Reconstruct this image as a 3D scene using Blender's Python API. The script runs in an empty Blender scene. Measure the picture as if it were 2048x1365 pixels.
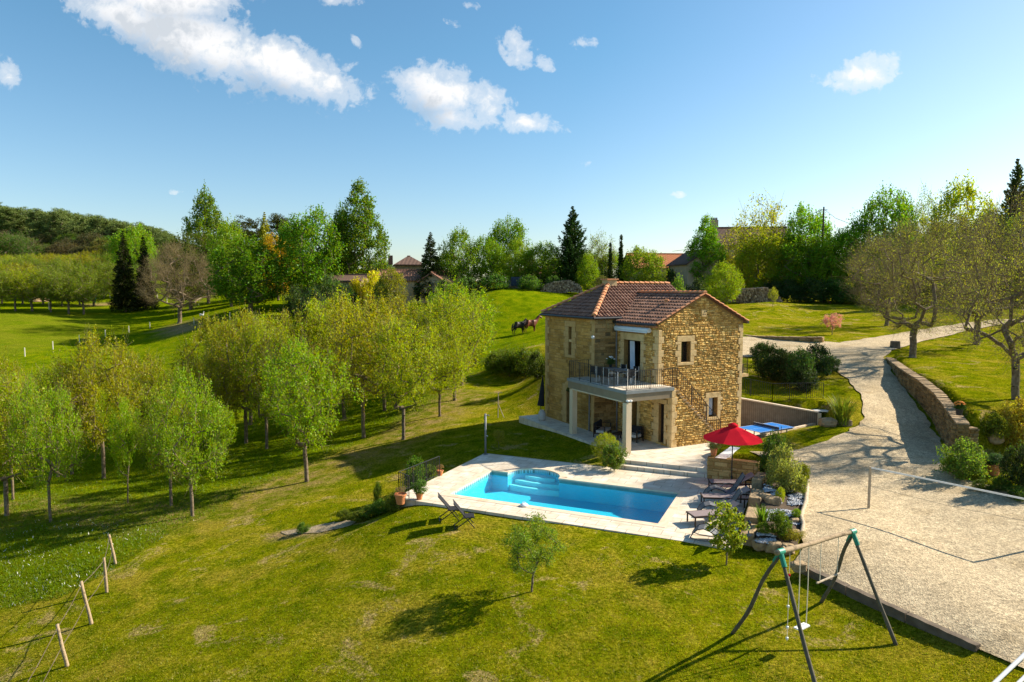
import bpy, math, random
import numpy as np
from mathutils import Vector, Matrix
R = math.radians
rnd = random.Random(7)
NR = np.random.RandomState(11)
SC = bpy.context.scene
COL = SC.collection
# ------------------------------------------------------------------ camera, sky, sun
FPX, PITCH, HC = 1353.457, 0.078, 8.718
CXP, CYP = 1024.0, 682.5
cd = bpy.data.cameras.new('camera'); cam = bpy.data.objects.new('camera', cd); COL.objects.link(cam)
cam.location = (0, 0, HC); cam.rotation_euler = (math.pi/2-PITCH, 0, 0)
cd.sensor_width = 36; cd.lens = 36*FPX/2048; cd.clip_start = .1; cd.clip_end = 5000
SC.camera = cam
SUN_AZ, SUN_EL = 17.5, 33.0      # azimuth counter-clockwise from +X
sv = Vector((math.cos(R(SUN_AZ))*math.cos(R(SUN_EL)), math.sin(R(SUN_AZ))*math.cos(R(SUN_EL)), math.sin(R(SUN_EL))))
sl = bpy.data.lights.new('sun', 'SUN'); sl.energy = 5.0; sl.angle = R(.6); sl.color = (1, .90, .74)
so = bpy.data.objects.new('sun', sl); COL.objects.link(so); so.rotation_euler = sv.to_track_quat('Z', 'Y').to_euler()
SC.view_settings.view_transform = 'Standard'; SC.view_settings.look = 'None'
SC.view_settings.exposure = 1.04; SC.view_settings.gamma = 1
SC.cycles.transparent_max_bounces = 24; SC.cycles.max_bounces = 8

def N(nt, t, **k):
    n = nt.nodes.new(t)
    for a, b in k.items(): setattr(n, a, b)
    return n
def L(nt, a, b): nt.links.new(a, b)
def ray(u, v):
    X = (u-CXP)/FPX; Y = -(v-CYP)/FPX
    c, s = math.cos(PITCH), math.sin(PITCH)
    return Vector((X, c+Y*s, -s+Y*c))
def math_(nt, op, a, b=None, c=None, clamp=False):
    n = N(nt, 'ShaderNodeMath', operation=op); n.use_clamp = clamp
    for i, x in enumerate((a, b, c)):
        if x is None: continue
        if isinstance(x, (int, float)): n.inputs[i].default_value = x
        else: L(nt, x, n.inputs[i])
    return n.outputs[0]
def ramp(nt, fac, stops, interp='LINEAR'):
    r = N(nt, 'ShaderNodeValToRGB'); cr = r.color_ramp; cr.interpolation = interp
    while len(cr.elements) < len(stops): cr.elements.new(.5)
    for e, (p, c) in zip(cr.elements, stops):
        e.position = p; e.color = (c, c, c, 1) if isinstance(c, (int, float)) else (*c, 1)
    L(nt, fac, r.inputs[0]); return r.outputs[0]
def mixc(nt, f, a, b, mode='MIX'):
    n = N(nt, 'ShaderNodeMix', data_type='RGBA', blend_type=mode)
    for s, x in ((n.inputs[0], f), (n.inputs[6], a), (n.inputs[7], b)):
        if isinstance(x, (int, float)): s.default_value = x
        elif isinstance(x, tuple): s.default_value = (*x, 1)
        else: L(nt, x, s)
    return n.outputs[2]
def noise(nt, co, scale, detail=4, rough=.55, dist=0):
    n = N(nt, 'ShaderNodeTexNoise'); n.inputs['Scale'].default_value = scale
    n.inputs['Detail'].default_value = detail; n.inputs['Roughness'].default_value = rough; n.inputs['Distortion'].default_value = dist
    if co is not None: L(nt, co, n.inputs['Vector'])
    return n.outputs[0]

# --- world: Nishita sky with clouds fixed by direction
W = bpy.data.worlds.new('World'); SC.world = W; W.use_nodes = True
nt = W.node_tree; nt.nodes.clear()
sky = N(nt, 'ShaderNodeTexSky', sky_type='NISHITA', sun_disc=False)
sky.sun_elevation = R(SUN_EL); sky.sun_rotation = R(90-SUN_AZ); sky.altitude = 200; sky.air_density = 1.1; sky.dust_density = .5; sky.ozone_density = 2.5
geo = N(nt, 'ShaderNodeTexCoord'); sep = N(nt, 'ShaderNodeSeparateXYZ'); L(nt, geo.outputs['Generated'], sep.inputs[0])
yy = math_(nt, 'MAXIMUM', sep.outputs[1], .02)
aa = math_(nt, 'DIVIDE', sep.outputs[0], yy); bb = math_(nt, 'DIVIDE', sep.outputs[2], yy)
cmb = N(nt, 'ShaderNodeCombineXYZ'); L(nt, aa, cmb.inputs[0]); L(nt, bb, cmb.inputs[1])
n1 = noise(nt, cmb.outputs[0], 9, 10, .62, .25); n2 = noise(nt, cmb.outputs[0], 48, 6, .62, .3)
nz = math_(nt, 'ADD', math_(nt, 'MULTIPLY', math_(nt, 'SUBTRACT', n1, .5), 2.8), math_(nt, 'MULTIPLY', math_(nt, 'SUBTRACT', n2, .5), 2.2))
#         u    v    ru   rv  angle(deg, down-right +)
CL = [(260, 35, 160, 55, 18), (400, 85, 215, 75, 22), (560, 130, 205, 62, 20), (660, 165, 90, 42, 20), (330, 0, 170, 60, 0),
      (885, 185, 105, 58, 14), (905, 235, 75, 34, 0), (965, 205, 75, 48, 30), (1050, 245, 85, 26, 10),
      (1035, 95, 50, 34, 45), (1085, 125, 32, 14, 20), (1166, 86, 30, 15, 0), (1710, 155, 85, 34, -8), (1770, 120, 44, 24, 0), (1680, 168, 60, 20, 0),
      (5, 145, 44, 32, 30), (1173, 328, 30, 16, 0), (680, 2, 42, 13, 0), (906, 44, 20, 9, 20), (942, 12, 18, 9, 10), (1348, 390, 26, 7, 0),
      (352, 384, 14, 6, 0), (712, 84, 18, 8, 50), (705, 212, 18, 7, 10)]
dens = None; dens2 = None
for (u, v, ru, rv, an) in CL:
    r = ray(u, v); ca, cb = r.x/r.y, r.z/r.y
    for off, which in ((0, 0), (1, 1)):
        ox, oy = (0.0, 0.0) if off == 0 else (.03, .035)
        dx = math_(nt, 'ADD', aa, -ca+ox); dy = math_(nt, 'ADD', bb, -cb+oy)
        c_, s_ = math.cos(R(an)), math.sin(R(an))
        px = math_(nt, 'MULTIPLY', math_(nt, 'SUBTRACT', math_(nt, 'MULTIPLY', dx, c_), math_(nt, 'MULTIPLY', dy, s_)), FPX/ru)
        py = math_(nt, 'MULTIPLY', math_(nt, 'ADD', math_(nt, 'MULTIPLY', dx, s_), math_(nt, 'MULTIPLY', dy, c_)), FPX/rv)
        q = math_(nt, 'SUBTRACT', 1.0, math_(nt, 'SQRT', math_(nt, 'ADD', math_(nt, 'MULTIPLY', px, px), math_(nt, 'MULTIPLY', py, py))))
        kk_ = min(1.0, max(.28, ru/120)); q = math_(nt, 'MINIMUM', q, math_(nt, 'MULTIPLY', q, kk_)) if kk_ < 1 else q
        if which == 0: dens = q if dens is None else math_(nt, 'MAXIMUM', dens, q)
        elif ru > 80: dens2 = q if dens2 is None else math_(nt, 'MAXIMUM', dens2, q)
d1 = math_(nt, 'ADD', dens, math_(nt, 'MULTIPLY', nz, .55))
alpha = ramp(nt, d1, [(0.0, 0), (.28, .42), (.8, 1)], 'EASE')
shade = math_(nt, 'ADD', math_(nt, 'MULTIPLY', dens2, .9), math_(nt, 'MULTIPLY', nz, .9))
ccol = ramp(nt, shade, [(0, (1.0, .99, .97)), (.35, (.90, .91, .93)), (.9, (.62, .67, .73))])
ccol = mixc(nt, 1.0, ccol, (6.0, 6.0, 6.0), 'MULTIPLY')
hsv = N(nt, 'ShaderNodeHueSaturation'); hsv.inputs['Saturation'].default_value = 1.02; hsv.inputs['Value'].default_value = .93
L(nt, sky.outputs[0], hsv.inputs['Color'])
lowf = ramp(nt, sep.outputs[2], [(0.0, 1.0), (.32, 0.0)])
tint = mixc(nt, lowf, (.68, .95, .98), (.93, .93, .99))
rightf = ramp(nt, math_(nt, 'ADD', sep.outputs[0], math_(nt, 'MULTIPLY', sep.outputs[2], -.35)), [(.0, 0.0), (.60, 1.0)]); tint = mixc(nt, rightf, tint, (1.12, 1.08, 1.04))
skc = mixc(nt, 1.0, hsv.outputs[0], tint, 'MULTIPLY')
fin = mixc(nt, alpha, skc, ccol)
bg = N(nt, 'ShaderNodeBackground'); bg.inputs[1].default_value = .087; L(nt, fin, bg.inputs[0])
wo = N(nt, 'ShaderNodeOutputWorld'); L(nt, bg.outputs[0], wo.inputs[0])

# ------------------------------------------------------------------ materials
MATS = {}
def material(name, base=(.5,.5,.5), rough=.8, metal=0, spec=.3):
    m = bpy.data.materials.new(name); m.use_nodes = True; t = m.node_tree
    b = t.nodes['Principled BSDF']; b.inputs['Base Color'].default_value = (*base, 1); b.inputs['Roughness'].default_value = rough
    b.inputs['Metallic'].default_value = metal; b.inputs['Specular IOR Level'].default_value = spec
    MATS[name] = m; return m, t, b
def objco(t): return N(t, 'ShaderNodeTexCoord').outputs['Object']
def bump(t, b, h, strength=.5, dist=.02):
    n = N(t, 'ShaderNodeBump'); n.inputs['Strength'].default_value = strength; n.inputs['Distance'].default_value = dist
    L(t, h, n.inputs['Height']); L(t, n.outputs[0], b.inputs['Normal'])
def noisy(name, c1, c2, scale=8, rough=.85, bs=.3, bd=.01, metal=0, spec=.3, detail=5, c3=None):
    m, t, b = material(name, c1, rough, metal, spec); co = objco(t)
    f = noise(t, co, scale, detail)
    st = [(.3, c1), (.7, c2)] if c3 is None else [(.28, c1), (.5, c2), (.72, c3)]
    L(t, ramp(t, f, st), b.inputs['Base Color'])
    if bs: bump(t, b, noise(t, co, scale*4, 4), bs, bd)
    return m
def island(name, stops, rough=.9, bs=.5, bd=.02, scale=14, vary=.25, spec=.2):
    """colour chosen per loose piece of the mesh (one stone, one tile, one log)"""
    m, t, b = material(name, stops[0][1], rough, 0, spec); co = objco(t)
    g = N(t, 'ShaderNodeNewGeometry'); c = ramp(t, g.outputs['Random Per Island'], stops)
    f = noise(t, co, scale, 5)
    c = mixc(t, vary, c, ramp(t, f, [(.3, .0), (.7, 1.0)]), 'SOFT_LIGHT')
    big = noise(t, co, .55, 4)
    c = mixc(t, ramp(t, big, [(.45, 0.0), (.72, .5)]), c, (.16, .14, .10), 'MULTIPLY') if name.startswith('stone') else c
    c = mixc(t, 1.0, c, (1.06,.98,.74), 'MULTIPLY') if name.startswith('stone') else c
    L(t, c, b.inputs['Base Color']); bump(t, b, f, bs, bd); return m
M_STONE = island('stone_rubble', [(0, (.40,.24,.075)), (.25, (.60,.39,.14)), (.6, (.72,.50,.20)), (.85, (.82,.63,.31)), (1, (.32,.20,.08))], bs=.7, bd=.03)
M_STONED = island('stone_dark', [(0, (.17,.12,.06)), (.35, (.30,.22,.12)), (.7, (.42,.31,.17)), (1, (.12,.10,.07))], bs=.7, bd=.03)
M_MORTAR = noisy('mortar', (.26,.15,.045), (.38,.235,.08), 9, .95, .6, .02)
M_ASH = noisy('ashlar', (.56,.37,.15), (.70,.50,.24), 2.2, .9, .5, .01, c3=(.46,.30,.12))
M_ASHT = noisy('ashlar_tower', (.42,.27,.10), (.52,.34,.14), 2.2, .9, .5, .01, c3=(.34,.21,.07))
M_RENDER = noisy('render_wall', (.42,.30,.15), (.52,.39,.21), 1.5, .95, .4, .01, c3=(.34,.24,.12))
M_TILE = island('roof_tile', [(0, (.20,.105,.07)), (.35, (.27,.145,.095)), (.7, (.32,.18,.125)), (1, (.16,.09,.065))], bs=.3, bd=.01, scale=6)
M_TILEL = island('ridge_tile', [(0, (.50,.20,.09)), (.5, (.60,.27,.13)), (1, (.45,.22,.12))], bs=.3, bd=.01, scale=6)
M_UNDER = noisy('roof_under', (.10,.05,.035), (.16,.08,.05), 5)
M_DARK = noisy('dark_metal', (.018,.018,.02), (.03,.03,.033), 12, .45, .05, .002, spec=.5)
M_GREY = noisy('grey_metal', (.14,.145,.15), (.19,.195,.20), 9, .5, .05, .002, spec=.5)
M_CREAM = noisy('cream_render', (.62,.50,.33), (.68,.56,.38), 2, .9, .2, .005)
M_BEAM = noisy('beam_render', (.22,.175,.11), (.27,.215,.14), 2, .9, .2, .005)
M_SLABE = noisy('slab_edge', (.20,.215,.21), (.26,.275,.27), 3, .8, .1, .003)
M_WHITE = noisy('white_paint', (.74,.74,.72), (.82,.82,.80), 6, .5, .05, .002)
M_WOODD = noisy('dark_wood', (.028,.018,.012), (.06,.036,.022), 7, .6, .3, .004)
M_WOOD = noisy('weathered_wood', (.30,.23,.15), (.46,.38,.27), 9, .9, .6, .01, c3=(.22,.16,.10))
M_POST = noisy('rough_post', (.24,.17,.095), (.38,.28,.17), 7, .9, .7, .015, c3=(.14,.10,.06))
M_TIMB = noisy('sleeper_wood', (.085,.062,.04), (.17,.13,.09), 3, .9, .7, .02)
M_TERRA = noisy('terracotta', (.48,.17,.065), (.58,.24,.10), 6, .85, .2, .004)
M_SOIL = noisy('soil', (.06,.04,.025), (.10,.07,.045), 14, .95, .8, .02)
M_GLASS, _, _b = material('dark_glass', (.012,.014,.016), .06, 0, .9)
M_BARK = noisy('bark', (.075,.052,.030), (.17,.125,.08), 5, .95, .8, .02, c3=(.26,.21,.15))
M_TWIG = noisy('twig', (.15,.115,.055), (.27,.21,.11), 5, .95, .3, .01)
M_CUSH = noisy('cushion', (.45,.42,.38), (.52,.49,.45), 5, .9, .2, .004)
M_FABD = noisy('charcoal_fabric', (.012,.013,.016), (.024,.025,.03), 20, .95, .2, .003)
M_TAUPE = noisy('taupe_mesh', (.22,.17,.165), (.27,.215,.205), 20, .7, .1, .002)
M_GMESH = noisy('grey_mesh', (.10,.105,.115), (.15,.155,.165), 20, .6, .1, .002)
M_BLUE = noisy('table_blue', (.012,.16,.52), (.02,.19,.58), 4, .45, .02, .001, spec=.5)
M_GREEN = noisy('green_bracket', (.012,.20,.13), (.02,.26,.17), 8, .5, .1, .002)
M_ROPE = noisy('rope', (.55,.50,.38), (.66,.60,.48), 30, .9, .2, .002)
M_CURT = noisy('curtain_cloth', (.55,.62,.72), (.68,.74,.82), 3, .9, .1, .004)
M_AWN = noisy('awning_white', (.62,.70,.76), (.72,.79,.84), 3, .5, .05, .002)
M_ROCK = noisy('rock', (.24,.16,.085), (.38,.27,.15), 2.2, .95, .9, .05, c3=(.15,.105,.06))
M_LOG = island('firewood', [(0, (.16,.11,.07)), (.5, (.30,.22,.14)), (1, (.46,.36,.25))], bs=.4)
M_FLOW = noisy('white_petal', (.75,.75,.68), (.85,.85,.8), 30, .8, 0)
M_OFLOW = noisy('orange_petal', (.75,.22,.02), (.85,.30,.04), 30, .8, 0)
M_PEBB = island('white_pebble', [(0, (.30,.32,.35)), (.5, (.44,.45,.48)), (1, (.62,.62,.62))], bs=.1)
M_WFENCE = None

def slats(name, c1, c2, width, axis=0):
    m, t, b = material(name, c1, .85); co = objco(t); s = N(t, 'ShaderNodeSeparateXYZ'); L(t, co, s.inputs[0])
    f = math_(t, 'FRACT', math_(t, 'MULTIPLY', s.outputs[axis], 1/width))
    g = math_(t, 'LESS_THAN', f, .12)
    c = ramp(t, noise(t, co, 3, 5), [(.3, c1), (.7, c2)])
    L(t, mixc(t, math_(t, 'MULTIPLY', g, .75), c, (.02,.015,.01)), b.inputs['Base Color'])
    bump(t, b, math_(t, 'SUBTRACT', 1.0, g), .6, .01); return m
M_BOARD = slats('fence_boards', (.17,.13,.09), (.25,.195,.14), .12)

# red umbrella cloth, lets some light through
def cloth(name, col, tr=.35):
    m = bpy.data.materials.new(name); m.use_nodes = True; t = m.node_tree; t.nodes.clear()
    d = N(t, 'ShaderNodeBsdfDiffuse'); d.inputs[0].default_value = (*col, 1)
    s = N(t, 'ShaderNodeBsdfTranslucent'); s.inputs[0].default_value = (*col, 1)
    mx = N(t, 'ShaderNodeMixShader'); mx.inputs[0].default_value = tr; L(t, d.outputs[0], mx.inputs[1]); L(t, s.outputs[0], mx.inputs[2])
    o = N(t, 'ShaderNodeOutputMaterial'); L(t, mx.outputs[0], o.inputs[0]); return m
M_RED = cloth('red_canvas', (.66,.022,.038), .3)

# leaves: colour comes from the object's own colour, varied leaf by leaf
def leafmat(name, tr=.55, vary=1.0):
    m = bpy.data.materials.new(name); m.use_nodes = True; t = m.node_tree; t.nodes.clear()
    oi = N(t, 'ShaderNodeObjectInfo'); g = N(t, 'ShaderNodeNewGeometry'); co = objco(t)
    h = N(t, 'ShaderNodeHueSaturation'); L(t, oi.outputs['Color'], h.inputs['Color'])
    rr = g.outputs['Random Per Island']
    L(t, math_(t, 'ADD', math_(t, 'MULTIPLY', rr, .07*vary), .5-.035*vary), h.inputs['Hue'])
    cl = noise(t, co, 1.1, 3); 
    val = math_(t, 'ADD', math_(t, 'MULTIPLY', rr, .5*vary), math_(t, 'ADD', math_(t, 'MULTIPLY', cl, .7), .42))
    L(t, val, h.inputs['Value']); h.inputs['Saturation'].default_value = 1.0
    d = N(t, 'ShaderNodeBsdfDiffuse'); L(t, h.outputs[0], d.inputs[0])
    s = N(t, 'ShaderNodeBsdfTranslucent'); L(t, mixc(t, 1.0, h.outputs[0], (1.25,1.15,.5), 'MULTIPLY'), s.inputs[0])
    mx = N(t, 'ShaderNodeMixShader'); mx.inputs[0].default_value = tr; L(t, d.outputs[0], mx.inputs[1]); L(t, s.outputs[0], mx.inputs[2])
    gl = N(t, 'ShaderNodeBsdfGlossy'); gl.inputs['Roughness'].default_value = .5; gl.inputs[0].default_value = (1,1,1,1)
    m2 = N(t, 'ShaderNodeMixShader'); m2.inputs[0].default_value = .012; L(t, mx.outputs[0], m2.inputs[1]); L(t, gl.outputs[0], m2.inputs[2])
    o = N(t, 'ShaderNodeOutputMaterial'); L(t, m2.outputs[0], o.inputs[0]); return m
M_LEAF = leafmat('leaf'); M_NEEDLE = leafmat('needle', .15, .8)

# ------------------------------------------------------------------ mesh helpers
class MB:
    def __init__(s): s.v = []; s.f = []
    def add(s, vs, fs):
        o = len(s.v); s.v.extend([tuple(p) for p in vs]); s.f.extend([tuple(i+o for i in f) for f in fs]); return s
    def box(s, a, b, M=None):
        (x0,y0,z0),(x1,y1,z1) = a, b
        vs = [Vector(p) for p in ((x0,y0,z0),(x1,y0,z0),(x1,y1,z0),(x0,y1,z0),(x0,y0,z1),(x1,y0,z1),(x1,y1,z1),(x0,y1,z1))]
        if M is not None: vs = [M @ p for p in vs]
        return s.add(vs, [(3,2,1,0),(4,5,6,7),(0,1,5,4),(1,2,6,5),(2,3,7,6),(3,0,4,7)])
    def bar(s, a, b, w, h=None, up=(0,0,1)):
        h = h or w; a = Vector(a); b = Vector(b); d = (b-a); l = d.length; d.normalize()
        u = Vector(up)
        if abs(d.dot(u)) > .98: u = Vector((1,0,0))
        x = d.cross(u).normalized(); y = x.cross(d).normalized()
        M = Matrix((( *x, 0),( *d, 0),( *y, 0),(0,0,0,1))).transposed(); M.translation = a
        return s.box((-w/2,0,-h/2),(w/2,l,h/2), M)
    def tube(s, pts, rad, n=8, cap=True):
        pts = [Vector(p) for p in pts]
        if isinstance(rad, (int, float)): rad = [rad]*len(pts)
        o = len(s.v); ref = None
        for i, p in enumerate(pts):
            d = (pts[min(i+1, len(pts)-1)]-pts[max(i-1, 0)]).normalized()
            if ref is None: ref = Vector((0,0,1)) if abs(d.z) < .9 else Vector((1,0,0))
            x = d.cross(ref).normalized(); y = x.cross(d).normalized(); ref = y
            for k in range(n):
                a = 2*math.pi*k/n; s.v.append(tuple(p + (x*math.cos(a)+y*math.sin(a))*rad[i]))
        for i in range(len(pts)-1):
            for k in range(n):
                s.f.append((o+i*n+k, o+i*n+(k+1)%n, o+(i+1)*n+(k+1)%n, o+(i+1)*n+k))
        if cap: s.f.append(tuple(o+k for k in range(n))[::-1]); s.f.append(tuple(o+(len(pts)-1)*n+k for k in range(n)))
        return s
    def lathe(s, prof, n=20, c=(0,0,0), closed=False):
        o = len(s.v)
        for r, z in prof:
            for k in range(n):
                a = 2*math.pi*k/n; s.v.append((c[0]+r*math.cos(a), c[1]+r*math.sin(a), c[2]+z))
        for i in range(len(prof)-1):
            for k in range(n): s.f.append((o+i*n+k, o+i*n+(k+1)%n, o+(i+1)*n+(k+1)%n, o+(i+1)*n+k))
        return s
    def prism(s, poly, z0, z1):
        n = len(poly); 
        vs = [(p[0],p[1],z0) for p in poly]+[(p[0],p[1],z1) for p in poly]
        return s.add(vs, [tuple(range(n))[::-1], tuple(range(n,2*n))]+[(i,(i+1)%n,n+(i+1)%n,n+i) for i in range(n)])
    def build(s, name, mat, parent=None, smooth=False, loc=None):
        me = bpy.data.meshes.new(name); me.from_pydata(s.v, [], s.f); me.update()
        return link(name, me, mat, parent, smooth, loc)
def link(name, me, mat, parent=None, smooth=False, loc=None):
    if mat is not None: me.materials.append(mat)
    if smooth: me.polygons.foreach_set('use_smooth', [True]*len(me.polygons))
    o = bpy.data.objects.new(name, me); COL.objects.link(o)
    if parent is not None: o.parent = parent
    if loc is not None: o.location = loc
    return o
def mesh_np(name, V, F, mat, parent=None, smooth=False):
    V = np.asarray(V, dtype=np.float32); F = np.asarray(F, dtype=np.int32); k = F.shape[1]
    me = bpy.data.meshes.new(name); me.vertices.add(len(V)); me.vertices.foreach_set('co', V.ravel())
    me.loops.add(F.size); me.loops.foreach_set('vertex_index', F.ravel())
    me.polygons.add(len(F)); me.polygons.foreach_set('loop_start', np.arange(0, F.size, k, dtype=np.int32))
    me.polygons.foreach_set('loop_total', np.full(len(F), k, dtype=np.int32))
    me.update(calc_edges=True); me.validate()
    return link(name, me, mat, parent, smooth) if mat is not False else me
def tag(o, label=None, cat=None, group=None, kind=None):
    if label: o['label'] = label
    if cat: o['category'] = cat
    if group: o['group'] = group
    if kind: o['kind'] = kind
    return o
def thing(name, label, cat, loc=(0,0,0), rz=0, group=None):
    o = bpy.data.objects.new(name, None); COL.objects.link(o); o.empty_display_size = .3
    o.location = loc; o.rotation_euler = (0,0,rz); return tag(o, label, cat, group)
def children(o): return CH.get(o.name, [])
def copy_tree(root, kids, loc, rz=0, label=None, group=None, scale=None):
    """kids: list of (part, [sub-parts])"""
    r = root.copy(); COL.objects.link(r); r.location = loc; r.rotation_euler = (0,0,rz)
    if scale: r.scale = scale
    if label: r['label'] = label
    if group: r['group'] = group
    out = []
    for k, subs in kids:
        c = k.copy(); COL.objects.link(c); c.parent = r; out.append(c)
        for g in subs: d = g.copy(); COL.objects.link(d); d.parent = c
    return r, out

# ------------------------------------------------------------------ terrain
def Pz(u, v, z):
    d = ray(u, v); t = (z-HC)/d.z; return Vector((d.x*t, d.y*t, z))
def Pd(u, v, dist):
    d = ray(u, v); t = dist/d.y; return Vector((d.x*t, dist, HC+d.z*t))
# house frame
HQ = Vector((7.825, 36.119, 0)); HA = .463; HV = Vector((math.cos(HA), math.sin(HA), 0)); HU = Vector((-math.sin(HA), math.cos(HA), 0))
def HW(s, t, z=0): return HQ+HV*s+HU*t+Vector((0,0,z))
# pool frame
PO = Vector((-2.684, 28.138, 0)); PA = -.423; PLv = Vector((math.cos(PA), math.sin(PA), 0)); PWv = Vector((-math.sin(PA), math.cos(PA), 0))
PLEN, PWID = 8.905, 4.153
def PP(l, w, z=0): return PO+PLv*l+PWv*w+Vector((0,0,z))

C_uvz = [(1060,1187,-.45),(1450,1130,-.15),(1000,1075,-.2),(838,1014,-.12),(1080,1050,-.1),(1430,1100,-.08),(925,1045,-.2),(700,1100,-.85),(600,1075,-1.45),
 (500,1150,-1.6),(300,1300,-1.8),(135,1335,-2.2),(187,1250,-2.2),(215,1185,-2.2),(235,1130,-2.2),(0,1200,-2.7),(0,1060,-2.7),(0,1350,-2.6),
 (700,1350,-1.2),(1100,1350,-.8),(1467,1267,-.5),(1625,1390,-.5),(1790,1290,-.4),(1645,1208,-.38),(1900,1345,-.3),(1590,1145,-.25),(1940,1310,-.22),
 (1635,1120,.1),(1980,1270,.06),(2048,1320,0),(1737,1020,.2),(2048,1150,.1),(1900,1100,.15),(1650,950,.35),(1850,960,.35),
 (720,925,-1.2),(614,964,-1.6),(727,875,-1.2),(807,878,-.8),(880,832,-.3),(920,771,.3),(1000,835,-.1),(1075,835,.15),(900,905,-.4),(790,990,-.95),(971,905,-.05),
 (385,1034,-2.1),(342,1012,-2.2),(204,958,-2.5),(13,1032,-2.6),(493,887,-2),(143,945,-2.6),(435,957,-2),(650,1040,-1.3),(750,1010,-1.1),
 (1080,890,.02),(1180,905,.18),(1000,860,-.05),(1100,850,.2),
 (0,800,-2.3),(50,712,-.1),(300,690,.6),(0,660,2.2),(0,630,4),(0,612,5),(200,610,5),(358,648,2.7),(500,620,5.2),(450,690,1.5),(700,650,3.2),
 (1050,672,2.9),(1000,625,5.3),(1000,590,7.7),(1085,690,3.0),(1040,703,2.6),(1040,760,.5),(960,740,.6),
 (1500,690,3.4),(1650,780,2.1),(1740,810,1.75),(1700,740,2.75),(1650,700,3.35),(1690,870,1.05),(1700,920,.6),(1800,870,.85),(1860,860,.85),(1890,900,.6),(1790,745,2.7),
 (1600,900,.65),(1480,906,.95),(1540,918,.8),(1665,668,4.1),(1600,630,5.2),(1545,604,6.7),(1850,675,3.9),(1950,655,4.6),(1900,950,.5),(2048,980,.6)]
C_xyz = [(16,46,2.6),(15.5,44,2.2),(12,53,3.4),(4,52,3.0),(18,60,3.5),(-240,350,34),(-150,340,27),(-60,300,16),(-330,300,38),(-400,500,45),(-100,170,7.2),(-160,180,8.5),(-60,150,6.5),
 (0,150,8.2),(40,150,7.8),(0,220,9),(60,220,9.5),(0,400,10),(0,700,10),(150,160,9),(180,300,13),(400,500,20),(400,200,14),(90,90,6.5),(70,60,4.6),(60,30,2.0),(60,5,.5),
 (0,-10,-1.5),(-30,0,-3.2),(-60,30,-4),(-120,20,-5),(-90,70,-1.5),(-200,60,0),(-250,150,8),(-400,100,10),(400,0,8),(0,-60,-3),(30,0,-.3),(-400,900,45),(400,900,25),(40,110,6.2),(60,120,6.9),(95,130,8)]
CP = [tuple(Pz(u, v, z)) for u, v, z in C_uvz]+C_xyz
CP = np.array(CP); _S = 60.0
def _phi(r2): return np.where(r2 > 1e-12, .5*r2*np.log(np.maximum(r2, 1e-12)), 0)
# thin plate in warped coordinates so that near detail and far sweep both behave
def warp(x, y):
    r = np.sqrt(x*x+(y)*(y)+25); k = np.log(1+r/25)/r*25
    return x*k/25, y*k/25
cxw, cyw = warp(CP[:,0], CP[:,1]); n_ = len(CP)
K = _phi((cxw[:,None]-cxw)**2+(cyw[:,None]-cyw)**2)+np.eye(n_)*2e-4
Pm = np.c_[np.ones(n_), cxw, cyw]; A = np.block([[K, Pm],[Pm.T, np.zeros((3,3))]])
coef = np.linalg.solve(A, np.r_[CP[:,2], 0, 0, 0])
def tbase(x, y):
    x = np.asarray(x, float); y = np.asarray(y, float); sh = x.shape; x = x.ravel(); y = y.ravel(); out = np.empty(len(x))
    xw, yw = warp(x, y)
    for i in range(0, len(x), 20000):
        s = slice(i, i+20000); k = _phi((xw[s,None]-cxw)**2+(yw[s,None]-cyw)**2)
        out[s] = k@coef[:n_]+coef[n_]+coef[n_+1]*xw[s]+coef[n_+2]*yw[s]
    return out.reshape(sh)
def sdf(poly, x, y):
    """signed distance, negative inside"""
    P = np.array([(p[0], p[1]) for p in poly]); d = np.full(x.shape, 1e9); ins = np.zeros(x.shape, bool)
    for i in range(len(P)):
        a = P[i]; b = P[(i+1) % len(P)]; e = b-a; wx = x-a[0]; wy = y-a[1]
        h = np.clip((wx*e[0]+wy*e[1])/(e@e), 0, 1); d = np.minimum(d, (wx-e[0]*h)**2+(wy-e[1]*h)**2)
        c = ((a[1] > y) != (b[1] > y)); xi = a[0]+(y-a[1])*(e[0])/(e[1] if abs(e[1]) > 1e-9 else 1e-9); ins ^= c & (x < xi)
    return np.where(ins, -1, 1)*np.sqrt(d)
def sstep(x, a, b):
    t = np.clip((x-a)/(b-a), 0, 1); return t*t*(3-2*t)
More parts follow.
